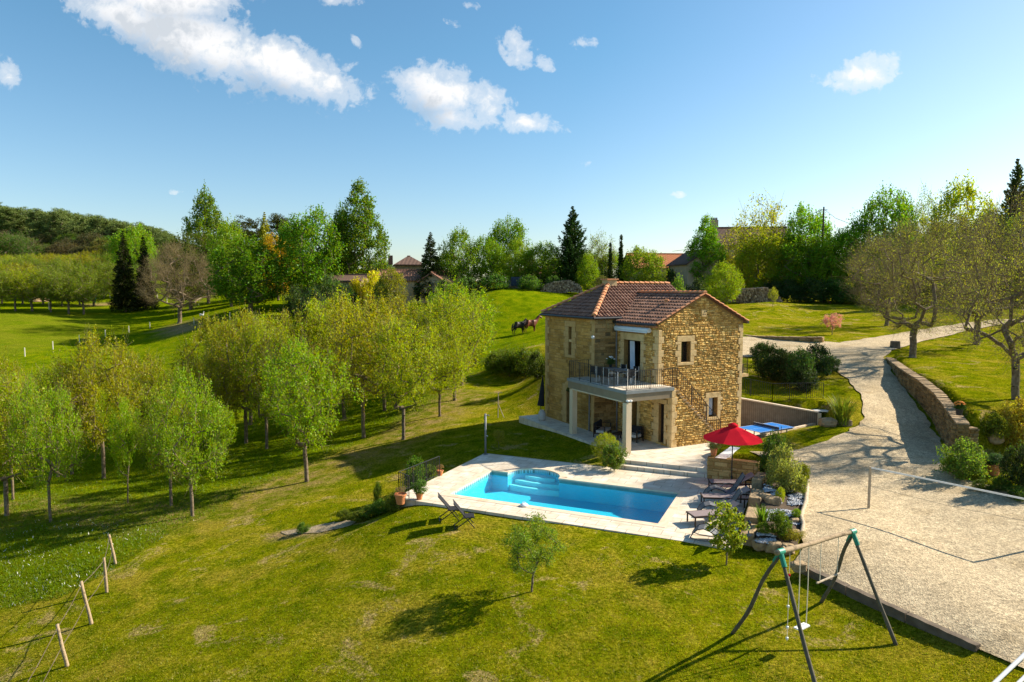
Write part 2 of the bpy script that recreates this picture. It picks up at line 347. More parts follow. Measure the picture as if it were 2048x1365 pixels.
# garden wall along the drive: base points
GW = [(1772,728,2.75),(1800,768,2.3),(1838,800,1.85),(1868,835,1.35),(1888,880,.75),(1912,925,.45)]
GWP = [Pz(*q) for q in GW]
GWTOP = [Pd(1772,716,GWP[0].y).z, Pd(1800,738,GWP[1].y).z, Pd(1838,762,GWP[2].y).z, Pd(1868,788,GWP[3].y).z, Pd(1893,815,GWP[4].y).z, Pd(1930,848,GWP[5].y).z]
PLAT = [(p.x+.25, p.y) for p in GWP]+[(GWP[5].x+3.5, GWP[5].y+1.0), (60, 34), (90, 90), (50, 66), (GWP[0].x+7, GWP[0].y+4)]
def tfun(x, y):
    x = np.asarray(x, float); y = np.asarray(y, float); z = tbase(x, y)
    # raised lawn behind the garden wall
    s = sdf(PLAT, x, y)
    up = 2.75+.045*(y-34)+.0*(x-25)
    m = sstep(-s, 0, .45)
    z = z+m*np.maximum(up-z, 0)
    # terrace of the pool and house: cut below the paving
    dk = sdf(DECK, x, y); z = np.where(dk < 1.2, z*sstep(dk, .0, 1.2)+np.minimum(z, -.035)*(1-sstep(dk, .0, 1.2)), z)
    z = np.where(dk < -.5, -2.6, z)
    pt = sdf(PATIO, x, y); z = np.where(pt < .25, np.minimum(z, .27-.02), z)
    kz = sdf(KZ, x, y); z = np.where(kz < 0, np.minimum(z, .50+.30*np.maximum(0, (KA.y-y)*.0+np.abs((x-KA.x)*KN[0]+(y-KA.y)*KN[1]))), z)
    rk = sdf(ROCK, x, y); z = np.where(rk < .0, np.minimum(z, -.15+0*z), z)
    return z
DECK = [PP(-1.80, -1.353), PP(9.05+2.35, -1.353), PP(9.05+2.95, 7.1), PP(-1.80, 7.035)]
TER_END = Pz(1634, 855, .35)
_sa, _sc = Pz(1231,937,0), Pz(1414,957,0); _sn = Vector((-(_sc-_sa).y, (_sc-_sa).x, 0)).normalized()
PATIO = [HW(-3.15,10.2), HW(-3.15,-1.35), _sa+_sn*.42+(_sc-_sa)*.02, _sc+_sn*.42, Pz(1422,902,.35), Pz(1530,874,.35), TER_END, Vector((TER_END.x-.2, TER_END.y+.6, 0)), HW(7.6,1.9), HW(6.0,1.9), HW(5.8,9.4), HW(-1.4,10.2)]
KA, KB = Pz(1424,901,.35), Pz(1640,853,.35); KN = np.array([-(KB-KA).y, (KB-KA).x])/math.hypot((KB-KA).x, (KB-KA).y)
KZ = [(KA.x, KA.y), (KB.x, KB.y), (KB.x-KN[0]*1.8, KB.y-KN[1]*1.8), (KA.x+1-KN[0]*1.8, KA.y-KN[1]*1.8)]
ROCK = [Pz(1524,985,0), Pz(1500,1090,0), Pz(1590,1100,0), Pz(1600,1000,.2), Pz(1560,965,.2)]
_tc = {}
def T(x, y):
    return float(tfun(np.array([x]), np.array([y]))[0])
def G(u, v, tmax=700):
    """where the photo's line of sight through (u,v) meets the ground"""
    d = ray(u, v); ts = np.concatenate([np.arange(8, 80, .1), np.arange(80, tmax, .7)])/d.y
    X, Y, Z = d.x*ts, d.y*ts, HC+d.z*ts; g = tfun(X, Y); b = np.where(Z < g)[0]
    if len(b) == 0: i = len(ts)-1
    else: i = b[0]
    return Vector((X[i], Y[i], g[i]))
def UD(u, dist):
    x = (u-CXP)/FPX*dist*math.cos(PITCH); return Vector((x, dist, T(x, dist)))
def topz(v, p):   # height (world z) that shows at row v above point p
    return HC+ray(CXP, v).z/ray(CXP, v).y*p.y

def axis(lo, hi, dlo, dhi, fine, g=1.09):
    a = list(np.arange(dlo, dhi, fine)); s = fine; x = a[-1]
    while x < hi: s *= g; x += s; a.append(x)
    s = fine; x = a[0]; pre = []
    while x > lo: s *= g; x -= s; pre.append(x)
    return np.array(pre[::-1]+a)
gx = axis(-1500, 1500, -26, 34, .4); gy = axis(-60, 2500, 10, 74, .4)
GX, GY = np.meshgrid(gx, gy); GZ = tfun(GX, GY)
GZ = GZ+.03*np.sin(GX*1.3+GY*.7)*np.sin(GY*1.1-GX*.4)*(GY > 8)
nx, ny = len(gx), len(gy); idx = np.arange(nx*ny).reshape(ny, nx)
FQ = np.stack([idx[:-1,:-1], idx[:-1,1:], idx[1:,1:], idx[1:,:-1]], -1).reshape(-1, 4)
PIN = [PP(.0-.45,-.45), PP(PLEN+.45,-.45), PP(PLEN+.45,PWID+1.4), PP(-.45,PWID+1.4)]
cx_ = GX.ravel()[FQ].mean(1); cy_ = GY.ravel()[FQ].mean(1)
keep = ~(sdf(PIN, cx_, cy_) < 0); FQ = FQ[keep]
ground = mesh_np('ground', np.c_[GX.ravel(), GY.ravel(), GZ.ravel()], FQ, None, smooth=True)
tag(ground, kind='structure')
# ground cover zones as a colour attribute: R unmown meadow, G dry strip, B bare earth
def band(pts, x, y, w0, w1):
    d = np.full(x.shape, 1e9)
    for i in range(len(pts)-1):
        a = np.array(pts[i][:2]); b = np.array(pts[i+1][:2]); e = b-a; h = np.clip(((x-a[0])*e[0]+(y-a[1])*e[1])/(e@e), 0, 1)
        d = np.minimum(d, np.hypot(x-a[0]-e[0]*h, y-a[1]-e[1]*h))
    return 1-sstep(d, w0, w1)
xs, ys = GX.ravel(), GY.ravel()
MEAD = [Pz(-300,1220,-2.6), Pz(0,1205,-2.6), Pz(120,1190,-2.4), Pz(235,1128,-2.2), Pz(330,1060,-2), Pz(480,985,-1.8), Pz(700,890,-1.3), Pz(850,820,-.3), Pz(960,745,.5), Pz(1000,712,2.3), Pz(1090,688,3.0), UD(1180,90), UD(1400,125), UD(1400,400), (-600,600,0), (-500,20,0)]
mead = 1-sstep(sdf(MEAD, xs, ys), -1.0, .8)
orch = band([Pz(0,1020,-2.5), Pz(385,1030,-2.1), Pz(615,960,-1.6), Pz(807,875,-.8), Pz(915,790,.1)], xs, ys, 1.0, 3.6)
dirt = np.maximum(band([G(358,652), G(372,662)], xs, ys, 1.0, 3.5), band([G(165,612), G(250,606)], xs, ys, 1.2, 2.5))
dirt = np.maximum(dirt, band([G(560,1070), G(650,1062)], xs, ys, .2, .7))
past = 1-sstep(sdf([G(-40,727), G(55,712), G(160,686), G(262,672), G(180,612), G(0,622), G(-150,640)], xs, ys), -2, 1)
ca = ground.data.color_attributes.new('zone', 'FLOAT_COLOR', 'POINT')
ca.data.foreach_set('color', np.c_[mead, orch, dirt, past].astype(np.float32).ravel())
m, t, b = material('grass_ground', rough=1, spec=0); co = objco(t)
at = N(t, 'ShaderNodeAttribute', attribute_name='zone'); sp = N(t, 'ShaderNodeSeparateColor'); L(t, at.outputs['Color'], sp.inputs[0])
nf = noise(t, co, 9, 6, .7); nm = noise(t, co, 1.3, 5, .6); nb = noise(t, co, .28, 4, .6, .6)
lawn = ramp(t, nm, [(.28, (.060,.095,.001)), (.44, (.125,.152,.002)), (.60, (.200,.200,.004)), (.76, (.32,.265,.030))])
patch = ramp(t, math_(t, 'ADD', nb, math_(t, 'MULTIPLY', math_(t, 'SUBTRACT', nf, .5), .5)), [(.50, 0), (.66, .8)])
lawn = mixc(t, patch, lawn, (.29,.225,.022))
th = math_(t, 'ADD', noise(t, co, .42, 5, .6, 1.2), math_(t, 'MULTIPLY', math_(t, 'SUBTRACT', noise(t, co, 6, 5, .8), .5), .35)); lawn = mixc(t, ramp(t, th, [(.59, 0), (.66, .8)]), lawn, ramp(t, noise(t, co, 12, 4, .8), [(.35, (.16,.105,.03)), (.65, (.50,.38,.15))]))
mea = ramp(t, noise(t, co, .7, 5, .65), [(.3, (.060,.105,.001)), (.5, (.130,.180,.002)), (.66, (.20,.215,.003)), (.8, (.30,.25,.015))])
strip = ramp(t, nm, [(.35, (.10,.11,.02)), (.5, (.22,.17,.05)), (.68, (.30,.21,.09))])
c = mixc(t, sp.outputs[0], lawn, mea)
c = mixc(t, math_(t, 'MULTIPLY', sp.outputs[1], ramp(t, nm, [(.4, .15), (.62, .85)])), c, strip)
c = mixc(t, math_(t, 'MULTIPLY', sp.outputs[2], .85), c, (.34,.22,.12))
c = mixc(t, math_(t, 'MULTIPLY', at.outputs['Alpha'], .75), c, ramp(t, nb, [(.35, (.11,.155,.004)), (.65, (.17,.18,.012))]))
c = mixc(t, .8, c, ramp(t, noise(t, co, 38, 3, .7), [(.3, .12), (.7, .9)]), 'OVERLAY'); c = mixc(t, .9, c, ramp(t, noise(t, co, 9, 6, .75), [(.32, .15), (.68, .85)]), 'OVERLAY')
L(t, c, b.inputs['Base Color']); bump(t, b, math_(t, 'ADD', noise(t, co, 22, 5, .75), math_(t, 'MULTIPLY', nm, .8)), 1.0, .09)
ground.data.materials.append(m)

# ------------------------------------------------------------------ drive, court
def gravel_mat(name, c1, c2, c3):
    m, t, b = material(name, rough=.95, spec=.1); co = objco(t)
    v = N(t, 'ShaderNodeTexVoronoi'); v.inputs['Scale'].default_value = 24; L(t, co, v.inputs['Vector'])
    big = noise(t, co, .35, 5, .6, .5); c = ramp(t, big, [(.3, c1), (.5, c2), (.68, c3)])
    c = mixc(t, ramp(t, noise(t, co, .8, 4, .6, 1.5), [(.42, 0), (.62, .45)]), c, tuple(q*.62 for q in c2)); c = mixc(t, .65, c, ramp(t, v.outputs['Color'], [(.1, .2), (.9, .82)]), 'OVERLAY')
    c = mixc(t, .5, c, ramp(t, noise(t, co, 7, 7, .75), [(.3, .15), (.7, .85)]), 'OVERLAY')
    L(t, c, b.inputs['Base Color']); bump(t, b, math_(t, 'ADD', v.outputs['Distance'], noise(t, co, 40, 4)), .6, .02); return m
M_GRAV = gravel_mat('gravel', (.42,.325,.195), (.49,.39,.245), (.36,.27,.15))
def loft(name, rows, sub, cross, off, mat, jag=.12, kind='structure'):
    """rows: (left point, right point) pairs; draped over the ground"""
    A_ = []; 
    for i in range(len(rows)-1):
        for k in range(sub):
            f = k/sub; A_.append((rows[i][0].lerp(rows[i+1][0], f), rows[i][1].lerp(rows[i+1][1], f)))
    A_.append(rows[-1]); V = []
    for i, (a, c) in enumerate(A_):
        for j in range(cross+1):
            p = a.lerp(c, j/cross)
            if j in (0, cross): p = p+Vector((math.sin(i*1.9)+math.sin(i*.83+2), math.cos(i*2.3)+math.sin(i*1.1), 0))*jag*.5
            V.append((p.x, p.y))
    V = np.array(V); z = tfun(V[:,0], V[:,1])+.03*np.sin(V[:,0]*1.3+V[:,1]*.7)*np.sin(V[:,1]*1.1-V[:,0]*.4)+off
    w = cross+1; nr = len(A_); ii = np.arange(nr*w).reshape(nr, w)
    F = np.stack([ii[:-1,:-1], ii[:-1,1:], ii[1:,1:], ii[1:,:-1]], -1).reshape(-1, 4)
    o = mesh_np(name, np.c_[V, z], F, mat, smooth=True); return tag(o, kind=kind)
TA, TB = Pz(1600,1128,.05), Pz(1957,1290,.02)     # timber edge line
g = [(Pz(2130,1375,-.05), Pz(2500,1300,0)), (Pz(1957,1290,.02), Pz(2500,1180,.1)), (Pz(1800,1218,.05), Pz(2480,1100,.2)), (Pz(1600,1128,.08), Pz(2400,1030,.4)),
     (Pz(1603,1060,.15), Pz(2200,1000,.5)), (Pz(1608,1000,.25), Pz(2020,985,.5)), (Pz(1606,955,.35), Pz(1925,958,.5)), (Pz(1612,935,.4), Pz(1890,925,.5))]
loft('gravel_court', g, 6, 34, .05, M_GRAV)
g = [(Pz(1560,945,.4), Pz(1925,958,.5)), (Pz(1500,922,.55), Pz(1893,922,.5)), (Pz(1600,902,.65), Pz(1885,885,.75)), (Pz(1700,868,1.0), Pz(1868,850,1.2)), (Pz(1729,836,1.4), Pz(1848,818,1.65)),
     (Pz(1722,795,1.9), Pz(1815,785,2.1)), (Pz(1700,765,2.35), Pz(1782,748,2.55)), (Pz(1668,738,2.8), Pz(1768,722,2.9)), (Pz(1640,715,3.1), Pz(1790,700,3.3)), (Pz(1600,704,3.3), Pz(1800,688,3.6))]
loft('gravel_drive', g, 6, 24, .058, M_GRAV)
g = [(Pz(1430,684,3.3), Pz(1430,712,3.3)), (Pz(1500,682,3.4), Pz(1500,712,3.3)), (Pz(1580,684,3.5), Pz(1580,712,3.3)), (Pz(1680,686,3.7), Pz(1700,716,3.1)), (Pz(1750,678,3.8), Pz(1790,703,3.3)), (Pz(1810,668,4.0), Pz(1850,681,3.8)),
     (Pz(1870,661,4.2), Pz(1930,668,4.1)), (Pz(1930,653,4.5), Pz(2000,656,4.5)), (Pz(2000,644,4.9), Pz(2100,645,4.9))]
loft('gravel_track', g, 6, 8, .066, M_GRAV)
M_PATH = gravel_mat('pebble_path', (.30,.23,.14), (.36,.28,.18), (.22,.17,.10))
loft('pebble_gully', [(G(560,1066), G(575,1074)), (G(620,1056), G(640,1067)), (G(665,1047), G(690,1056)), (G(700,1040), G(715,1045))], 4, 6, .025, M_PATH, .1)

# timber edge: three sleepers end to end
def sleeper(a, b, h, w):
    mb = MB(); a = Vector(a); b = Vector(b); n = 10; d = (b-a).normalized(); x = Vector((d.y,-d.x,0))
    for i in range(n):
        p, q = a.lerp(b, i/n), a.lerp(b, (i+1)/n)
        j = (.008*math.sin(i*2.1+a.x), .008*math.sin((i+1)*2.1+a.x))
        mb.add([p-x*w/2+Vector((0,0,-.35)), p+x*w/2+Vector((0,0,-.35)), p+x*w/2+Vector((0,0,h+j[0])), p-x*w/2+Vector((0,0,h+j[0])),
                q-x*w/2+Vector((0,0,-.35)), q+x*w/2+Vector((0,0,-.35)), q+x*w/2+Vector((0,0,h+j[1])), q-x*w/2+Vector((0,0,h+j[1]))],
               [(2,3,7,6),(0,3,2,1) if i == 0 else (0,3,2,1),(4,5,6,7),(1,2,6,5),(0,4,7,3)])
    return mb
for k, (f0, f1, lab) in enumerate(((0,.32,'weathered timber sleeper edging the gravel, nearest the swing frame top'), (.325,.66,'middle timber sleeper of the gravel edge, behind the swing legs'), (.665,1,'dark timber sleeper at the near end of the gravel edge'))):
    o = sleeper(TA.lerp(TB, f0), TA.lerp(TB, f1), .0, .20).build('timber_sleeper', M_TIMB)
    tag(o, lab, 'sleeper', 'timber sleepers between lawn and gravel')

# ------------------------------------------------------------------ pool deck, patio
def paving(name, c1, c2, ang, ox, oy, sx=.9, sy=.6, warm=None):
    m, t, b = material(name, rough=.75, spec=.3); co = objco(t)
    mp = N(t, 'ShaderNodeMapping'); mp.inputs['Rotation'].default_value = (0,0,-ang); L(t, co, mp.inputs[0])
    br = N(t, 'ShaderNodeTexBrick'); br.offset = .5; br.inputs['Scale'].default_value = 1; br.inputs['Brick Width'].default_value = sx; br.inputs['Row Height'].default_value = sy
    br.inputs['Mortar Size'].default_value = .014; br.inputs['Mortar Smooth'].default_value = .3
    br.inputs['Color1'].default_value = (*c1, 1); br.inputs['Color2'].default_value = (*c2, 1); br.inputs['Mortar'].default_value = (c1[0]*.50, c1[1]*.46, c1[2]*.40, 1); L(t, mp.outputs[0], br.inputs['Vector'])
    n = noise(t, co, 1.6, 6, .6, .4)
    c = mixc(t, .6, br.outputs['Color'], ramp(t, n, [(.3, .28), (.7, .68)]), 'OVERLAY')
    if warm: c = mixc(t, ramp(t, noise(t, co, .9, 5, .6, .8), [(.48, 0), (.7, .8)]), c, warm)
    L(t, c, b.inputs['Base Color']); bump(t, b, br.outputs['Fac'], -.3, .004); return m
M_PAVE = paving('limestone_paving', (.62,.54,.42), (.68,.60,.48), PA, 0, 0, .8, .5, (.53,.42,.29))
M_PATIO = paving('patio_paving', (.62,.54,.42), (.67,.59,.47), HA, 0, 0, 1.2, .6)
M_COPE = noisy('coping_stone', (.58,.46,.32), (.64,.53,.40), 2, .8, .2, .004, c3=(.60,.40,.24))

# roman step bay of the pool: half ellipse on the far side
RC, RA, RB = 2.15, 1.30, 1.15
def pool_outline(off=0):
    p = [(-off,-off), (PLEN+off,-off), (PLEN+off,PWID+off)]
    a0 = RC+RA+off*.9; n = 26
    arc = [(RC+(RA+off)*math.cos(math.pi*k/n), PWID+(off if k in (0, n) else 0)+(RB+off)*math.sin(math.pi*k/n)) for k in range(n+1)]
    return p+arc+[(-off,PWID+off)]
def ringmesh(outer, inner, z0, z1):
    """flat ring between two outlines of equal length, with its walls"""
    n = len(outer); mb = MB()
    vs = [PP(*p, z1) for p in outer]+[PP(*p, z1) for p in inner]+[PP(*p, z0) for p in inner]+[PP(*p, z0) for p in outer]
    mb.add(vs, [(i,(i+1)%n,n+(i+1)%n,n+i) for i in range(n)]+[(n+i,n+(i+1)%n,2*n+(i+1)%n,2*n+i) for i in range(n)]+[(3*n+i,3*n+(i+1)%n,(i+1)%n,i) for i in range(n)])
    return mb
inner = pool_outline(0); cope = pool_outline(.30)
pool = thing('swimming_pool', 'rectangular swimming pool with turquoise water and rounded step bay', 'swimming pool', PO, 0)
def topool(o):
    o.parent = pool; o.location = -PO; return o
def curved(mb, name, mat, smooth=False): return topool(mb.build(name, mat, None, smooth))
curved(ringmesh(cope, pool_outline(-.03), -.05, .010), 'coping', M_COPE)
# deck paving around the coping: outer rectangle resampled to the coping outline
def to_outer(p):
    l, w = p; 
    return l, w
DL0, DL1, DW0, DW1 = -1.80, PLEN+2.75, -1.353, 7.035
dk = MB(); oc = cope; n = len(oc)
def deckpoly(poly): dk.add([PP(*p, .0) for p in poly], [tuple(range(len(poly)))])
deckpoly([(DL0,DW0),(DL1,DW0),(DL1,-.30),(DL0,-.30)]); deckpoly([(PLEN+.30,-.30),(DL1,-.30),(DL1,DW1),(PLEN+.30,DW1)]); deckpoly([(DL0,-.30),(-.30,-.30),(-.30,DW1),(DL0,DW1)])
top = [q for q in oc[2:]]          # (PLEN+.3,PWID+.3), arc..., (-.3,PWID+.3)
for i in range(len(top)-1):
    a, c = top[i], top[i+1]
    if abs(a[0]-c[0]) < 1e-4: continue
    deckpoly([c, a, (a[0], DW1), (c[0], DW1)])
for a, c in (((DL0,DW0),(DL1,DW0)),((DL1,DW0),(DL1,DW1)),((DL1,DW1),(DL0,DW1)),((DL0,DW1),(DL0,DW0))):
    dk.add([PP(*a,-1.2), PP(*c,-1.2), PP(*c,0), PP(*a,0)], [(0,1,2,3)])
tag(dk.build('pool_terrace', M_PAVE), kind='structure')
# basin
m, t, b = material('pool_liner', rough=.5); co = objco(t)
br = N(t, 'ShaderNodeTexVoronoi'); br.feature = 'DISTANCE_TO_EDGE'; br.inputs['Scale'].default_value = 1
L(t, mixc(t, .25, (.10,.60,.76), ramp(t, noise(t, co, 20, 2), [(.4, .4), (.6, .6)]), 'OVERLAY'), b.inputs['Base Color'])
M_LINER = m
M_WTILE = paving('waterline_tiles', (.50,.66,.72), (.58,.72,.76), PA, 0, 0, .1, .1)
bs = MB(); ni = len(inner)
vs = [PP(*p, -.22) for p in inner]+[PP(*p, -.92) for p in inner]
bs.add(vs, [(i,(i+1)%ni,ni+(i+1)%ni,ni+i) for i in range(ni)]+[tuple(range(ni,2*ni))]); curved(bs, 'basin', M_LINER)
wt = MB(); vs = [PP(*p, -.051) for p in inner]+[PP(*p, -.22) for p in inner]
wt.add(vs, [(i,(i+1)%ni,ni+(i+1)%ni,ni+i) for i in range(ni)]); curved(wt, 'waterline_tiles', M_WTILE)
M_STEP = noisy('pool_step', (.55,.86,.88), (.60,.88,.90), 8, .6, 0)
for k in range(3):
    st = MB(); z = -.30-.17*k; aa_, bb_ = RA-.0, .30+.36*k
    if k < 3:
        yb = PWID+RB
        pts = [(RC+RA*math.cos(math.pi*j/20), PWID+RB*math.sin(math.pi*j/20)) for j in range(21)]
        cut = PWID+RB-.42-.34*k
        # far side follows the bay, near side bows outward
        pol = [(x, y) for x, y in pts if y >= cut+.10]
        xl, xr = min(p[0] for p in pol), max(p[0] for p in pol)
        near = [(xl+(xr-xl)*j/12, cut+.10-.16*math.sin(math.pi*j/12)) for j in range(13)]
        P_ = pol+near
    else: P_ = [(RC-RA, PWID+.0), (RC+RA, PWID+.0)]; P_ = [(RC+RA-.02,PWID),(RC-RA+.02,PWID)]+[(RC-RA+(2*RA)*j/12, PWID-.05-.12*math.sin(math.pi*j/12)) for j in range(13)]
    st.prism([(PP(*p).x, PP(*p).y) for p in P_][::-1], -.915, z); curved(st, 'step', M_STEP)
# water: a rippled sheet, tinted by passing light
m = bpy.data.materials.new('pool_water'); m.use_nodes = True; t = m.node_tree; t.nodes.clear(); co = objco(t)
tr = N(t, 'ShaderNodeBsdfTransparent'); tr.inputs[0].default_value = (.52,.93,.98,1)
gl = N(t, 'ShaderNodeBsdfGlossy'); gl.inputs['Roughness'].default_value = .03; fr = N(t, 'ShaderNodeLayerWeight'); fr.inputs[0].default_value = .5
bp = N(t, 'ShaderNodeBump'); bp.inputs['Strength'].default_value = .6; bp.inputs['Distance'].default_value = .03
L(t, noise(t, co, 5, 4, .6, .5), bp.inputs['Height']); L(t, bp.outputs[0], gl.inputs['Normal']); L(t, bp.outputs[0], fr.inputs['Normal'])
mx = N(t, 'ShaderNodeMixShader'); L(t, math_(t, 'ADD', math_(t, 'MULTIPLY', math_(t, 'POWER', fr.outputs[1], 5.0), .95), .02), mx.inputs[0]); L(t, tr.outputs[0], mx.inputs[1]); L(t, gl.outputs[0], mx.inputs[2])
o = N(t, 'ShaderNodeOutputMaterial'); L(t, mx.outputs[0], o.inputs[0]); M_WATER = m
ws = MB().add([PP(*p, -.13) for p in inner], [tuple(range(ni))]); curved(ws, 'water', M_WATER)
# skimmer lid / white pool float on coping
f = thing('pool_float', 'small white plastic float lying on the pool coping', 'pool float', PP(3.55, -.16, .012), PA)
MB().lathe([(.0,.0),(.13,.0),(.17,.03),(.15,.07),(.08,.10),(.0,.105)], 16).build('shell', M_WHITE, f, True)
MB().tube([(-.09,0,.09),(-.05,0,.16),(.05,0,.16),(.09,0,.09)], .012, 6).build('handle', M_WHITE, f)
# patio
pm = MB(); pm.prism([(p.x, p.y) for p in PATIO][::-1] if True else [], -.3, .35)
tag(pm.build('patio', M_PATIO), kind='structure')
stp = MB(); a, c = Pz(1231,937,0), Pz(1414,957,0); d = (c-a).normalized(); nn = Vector((-d.y, d.x, 0))
sd = thing('garden_steps', 'two long limestone steps between pool terrace and patio', 'steps', (a+c)/2)
dp = (Pz(1240,930,.35)-a).dot(nn)
for k, (h, off) in enumerate(((.175, 0), (.352, .405))):
    q0 = a+nn*off-d*.0; q1 = c+nn*off+d*.1; q = [q0, q1, q1+nn*(.41 if k == 0 else .30), q0+nn*(.41 if k == 0 else .30)]
    o = MB().prism([(p.x, p.y) for p in q], -.1, h).build('step', M_PATIO); o.parent = sd; o.location = -sd.location
STN, STA, STC = nn, a, c

# ------------------------------------------------------------------ stone walls
def stones(mb, O, X, Nn, x0, x1, z0, z1, inside, holes=(), hmin=.08, hmax=.20, lmin=.12, lmax=.42, proud=.035, seed=1, Z=Vector((0,0,1))):
    r = random.Random(seed); z = z0
    while z < z1:
        h = r.uniform(hmin, hmax); x = x0-r.uniform(0, .2)
        while x < x1:
            l = r.uniform(lmin, lmax)*(1.25 if h > .15 else 1)
            xa, xb = max(x, x0), min(x+l, x1); za, zb = z+r.uniform(-.012,.012), min(z+h, z1)+r.uniform(-.012,.012); x += l
            if xb-xa < .05 or zb-za < .03: continue
            cx, cz = (xa+xb)/2, (za+zb)/2
            if not (inside(xa+.02, zb) and inside(xb-.02, zb) and inside(cx, cz)): continue
            bad = False
            for (a0, a1, b0, b1) in holes:
                if xb > a0+.01 and xa < a1-.01 and zb > b0+.01 and za < b1-.01:
                    if xa < a0-.07 and cx < a0: xb = a0
                    elif xb > a1+.07 and cx > a1: xa = a1
                    else: bad = True; break
            if bad or xb-xa < .04: continue
            g = .010; p = r.uniform(.006, proud); e = min(.03, (xb-xa)*.25, (zb-za)*.25)
            tl = [r.uniform(-.014, .014) for _ in range(4)]
            base = [(xa+g,za+g),(xb-g,za+g),(xb-g,zb-g),(xa+g,zb-g)]
            jj = lambda: r.uniform(-.012, .012)
            front = [(xa+g+e+jj(),za+g+e+jj()),(xb-g-e+jj(),za+g+e+jj()),(xb-g-e+jj(),zb-g-e+jj()),(xa+g+e+jj(),zb-g-e+jj())]
            vs = [O+X*u_+Z*w_ for u_, w_ in base]+[O+X*u_+Z*w_+Nn*(p+tl[i]*.6+.008) for i, (u_, w_) in enumerate(front)]
            mb.add(vs, [(4,5,6,7),(0,1,5,4),(1,2,6,5),(2,3,7,6),(3,0,4,7)])
        z += h
def core(mb, O, X, Nn, x0, x1, z0, z1, holes, th):
    xs_ = sorted({x0, x1, *[h[0] for h in holes], *[h[1] for h in holes]}); zs_ = sorted({z0, z1, *[h[2] for h in holes], *[h[3] for h in holes]})
    Z = Vector((0,0,1))
    for i in range(len(xs_)-1):
        for j in range(len(zs_)-1):
            a, c, e, f_ = xs_[i], xs_[i+1], zs_[j], zs_[j+1]; mx_, mz = (a+c)/2, (e+f_)/2
            if any(h[0] < mx_ < h[1] and h[2] < mz < h[3] for h in holes): continue
            vs = [O+X*a+Z*e, O+X*c+Z*e, O+X*c+Z*f_, O+X*a+Z*f_]; vs += [p-Nn*th for p in vs]
            mb.add(vs, [(0,1,2,3),(7,6,5,4),(0,4,5,1),(1,5,6,2),(2,6,7,3),(3,7,4,0)])
def blocks(mb, O, X, Nn, rects, proud=.03, back=.45):
    """dressed stone blocks: rects (x0,x1,z0,z1)"""
    Z = Vector((0,0,1)); g = .006
    for (a, c, e, f_) in rects:
        a += g; c -= g; e += g; f_ -= g; b_ = .012
        vs = [O+X*a+Z*e-Nn*back, O+X*c+Z*e-Nn*back, O+X*c+Z*f_-Nn*back, O+X*a+Z*f_-Nn*back, O+X*a+Z*e+Nn*(proud-b_), O+X*c+Z*e+Nn*(proud-b_), O+X*c+Z*f_+Nn*(proud-b_), O+X*a+Z*f_+Nn*(proud-b_),
              O+X*(a+b_)+Z*(e+b_)+Nn*proud, O+X*(c-b_)+Z*(e+b_)+Nn*proud, O+X*(c-b_)+Z*(f_-b_)+Nn*proud, O+X*(a+b_)+Z*(f_-b_)+Nn*proud]
        mb.add(vs, [(8,9,10,11),(4,5,9,8),(5,6,10,9),(6,7,11,10),(7,4,8,11),(0,1,5,4),(1,2,6,5),(2,3,7,6),(3,0,4,7)])
def surround(x0, x1, z0, z1, sill=True, jw=.26, long=.42, lint=.32, r=random.Random(3)):
    out = []; z = z0; k = 0
    while z < z1-.05:
        h = min(r.uniform(.28,.4), z1-z); 
        if z1-z-h < .12: h = z1-z
        w = long if k % 2 else jw
        out += [(x0-w, x0, z, z+h), (x1, x1+w+.02, z, z+h)]; z += h; k += 1
    out.append((x0-jw-.03, x1+jw+.03, z1, z1+lint))
    if sill: out.append((x0-jw, x1+jw, z0-.17, z0))
    return out
EX, EY, EZ = Vector((1,0,0)), Vector((0,1,0)), Vector((0,0,1))
house = thing('stone_house', 'two storey honey coloured stone house with tiled roofs and balcony beside the pool', 'house', (HQ.x, HQ.y, .35), HA)
EH, RHT, GW_, FW, TW, TL, TEH = 6.5, 1.5, 6.10, 3.80, 1.53, 5.77, 6.78
always = lambda x, z: True
# gable wall (t=0, faces -t)
hg = [(1.57,2.22,4.32,5.45), (3.63,4.27,1.10,2.20)]
sg = [surround(1.57,2.22,4.32,5.45), surround(3.63,4.27,1.10,2.20,True,.22,.36,.30)]
def blocked(rects): return [(r_[0], r_[1], r_[2], r_[3]) for r_ in rects]
cw = MB(); core(cw, Vector((0,0,0)), EX, -EY, 0, GW_, -.6, EH, hg, .5)
ap = [Vector((0,0,EH)), Vector((GW_,0,EH)), Vector((GW_/2,0,EH+RHT))]; cw.add(ap+[p+EY*.5 for p in ap], [(0,1,2),(5,4,3)])
# french door wall (s=0, faces -s): X runs along +t
hf = [(1.50,3.06,3.22,5.43), (-.62,-.16,.0,2.22) if 0 else (.0,.0,.0,.0)]
hf = [(1.50,3.06,3.22,5.43)]; hd = [(1.74,2.20,0.05,2.15)]
core(cw, Vector((0,.5,0)), EY, -EX, 0, FW-.5, -.6, EH, [(h[0]-.5,h[1]-.5,h[2],h[3]) for h in hf+hd], .5)
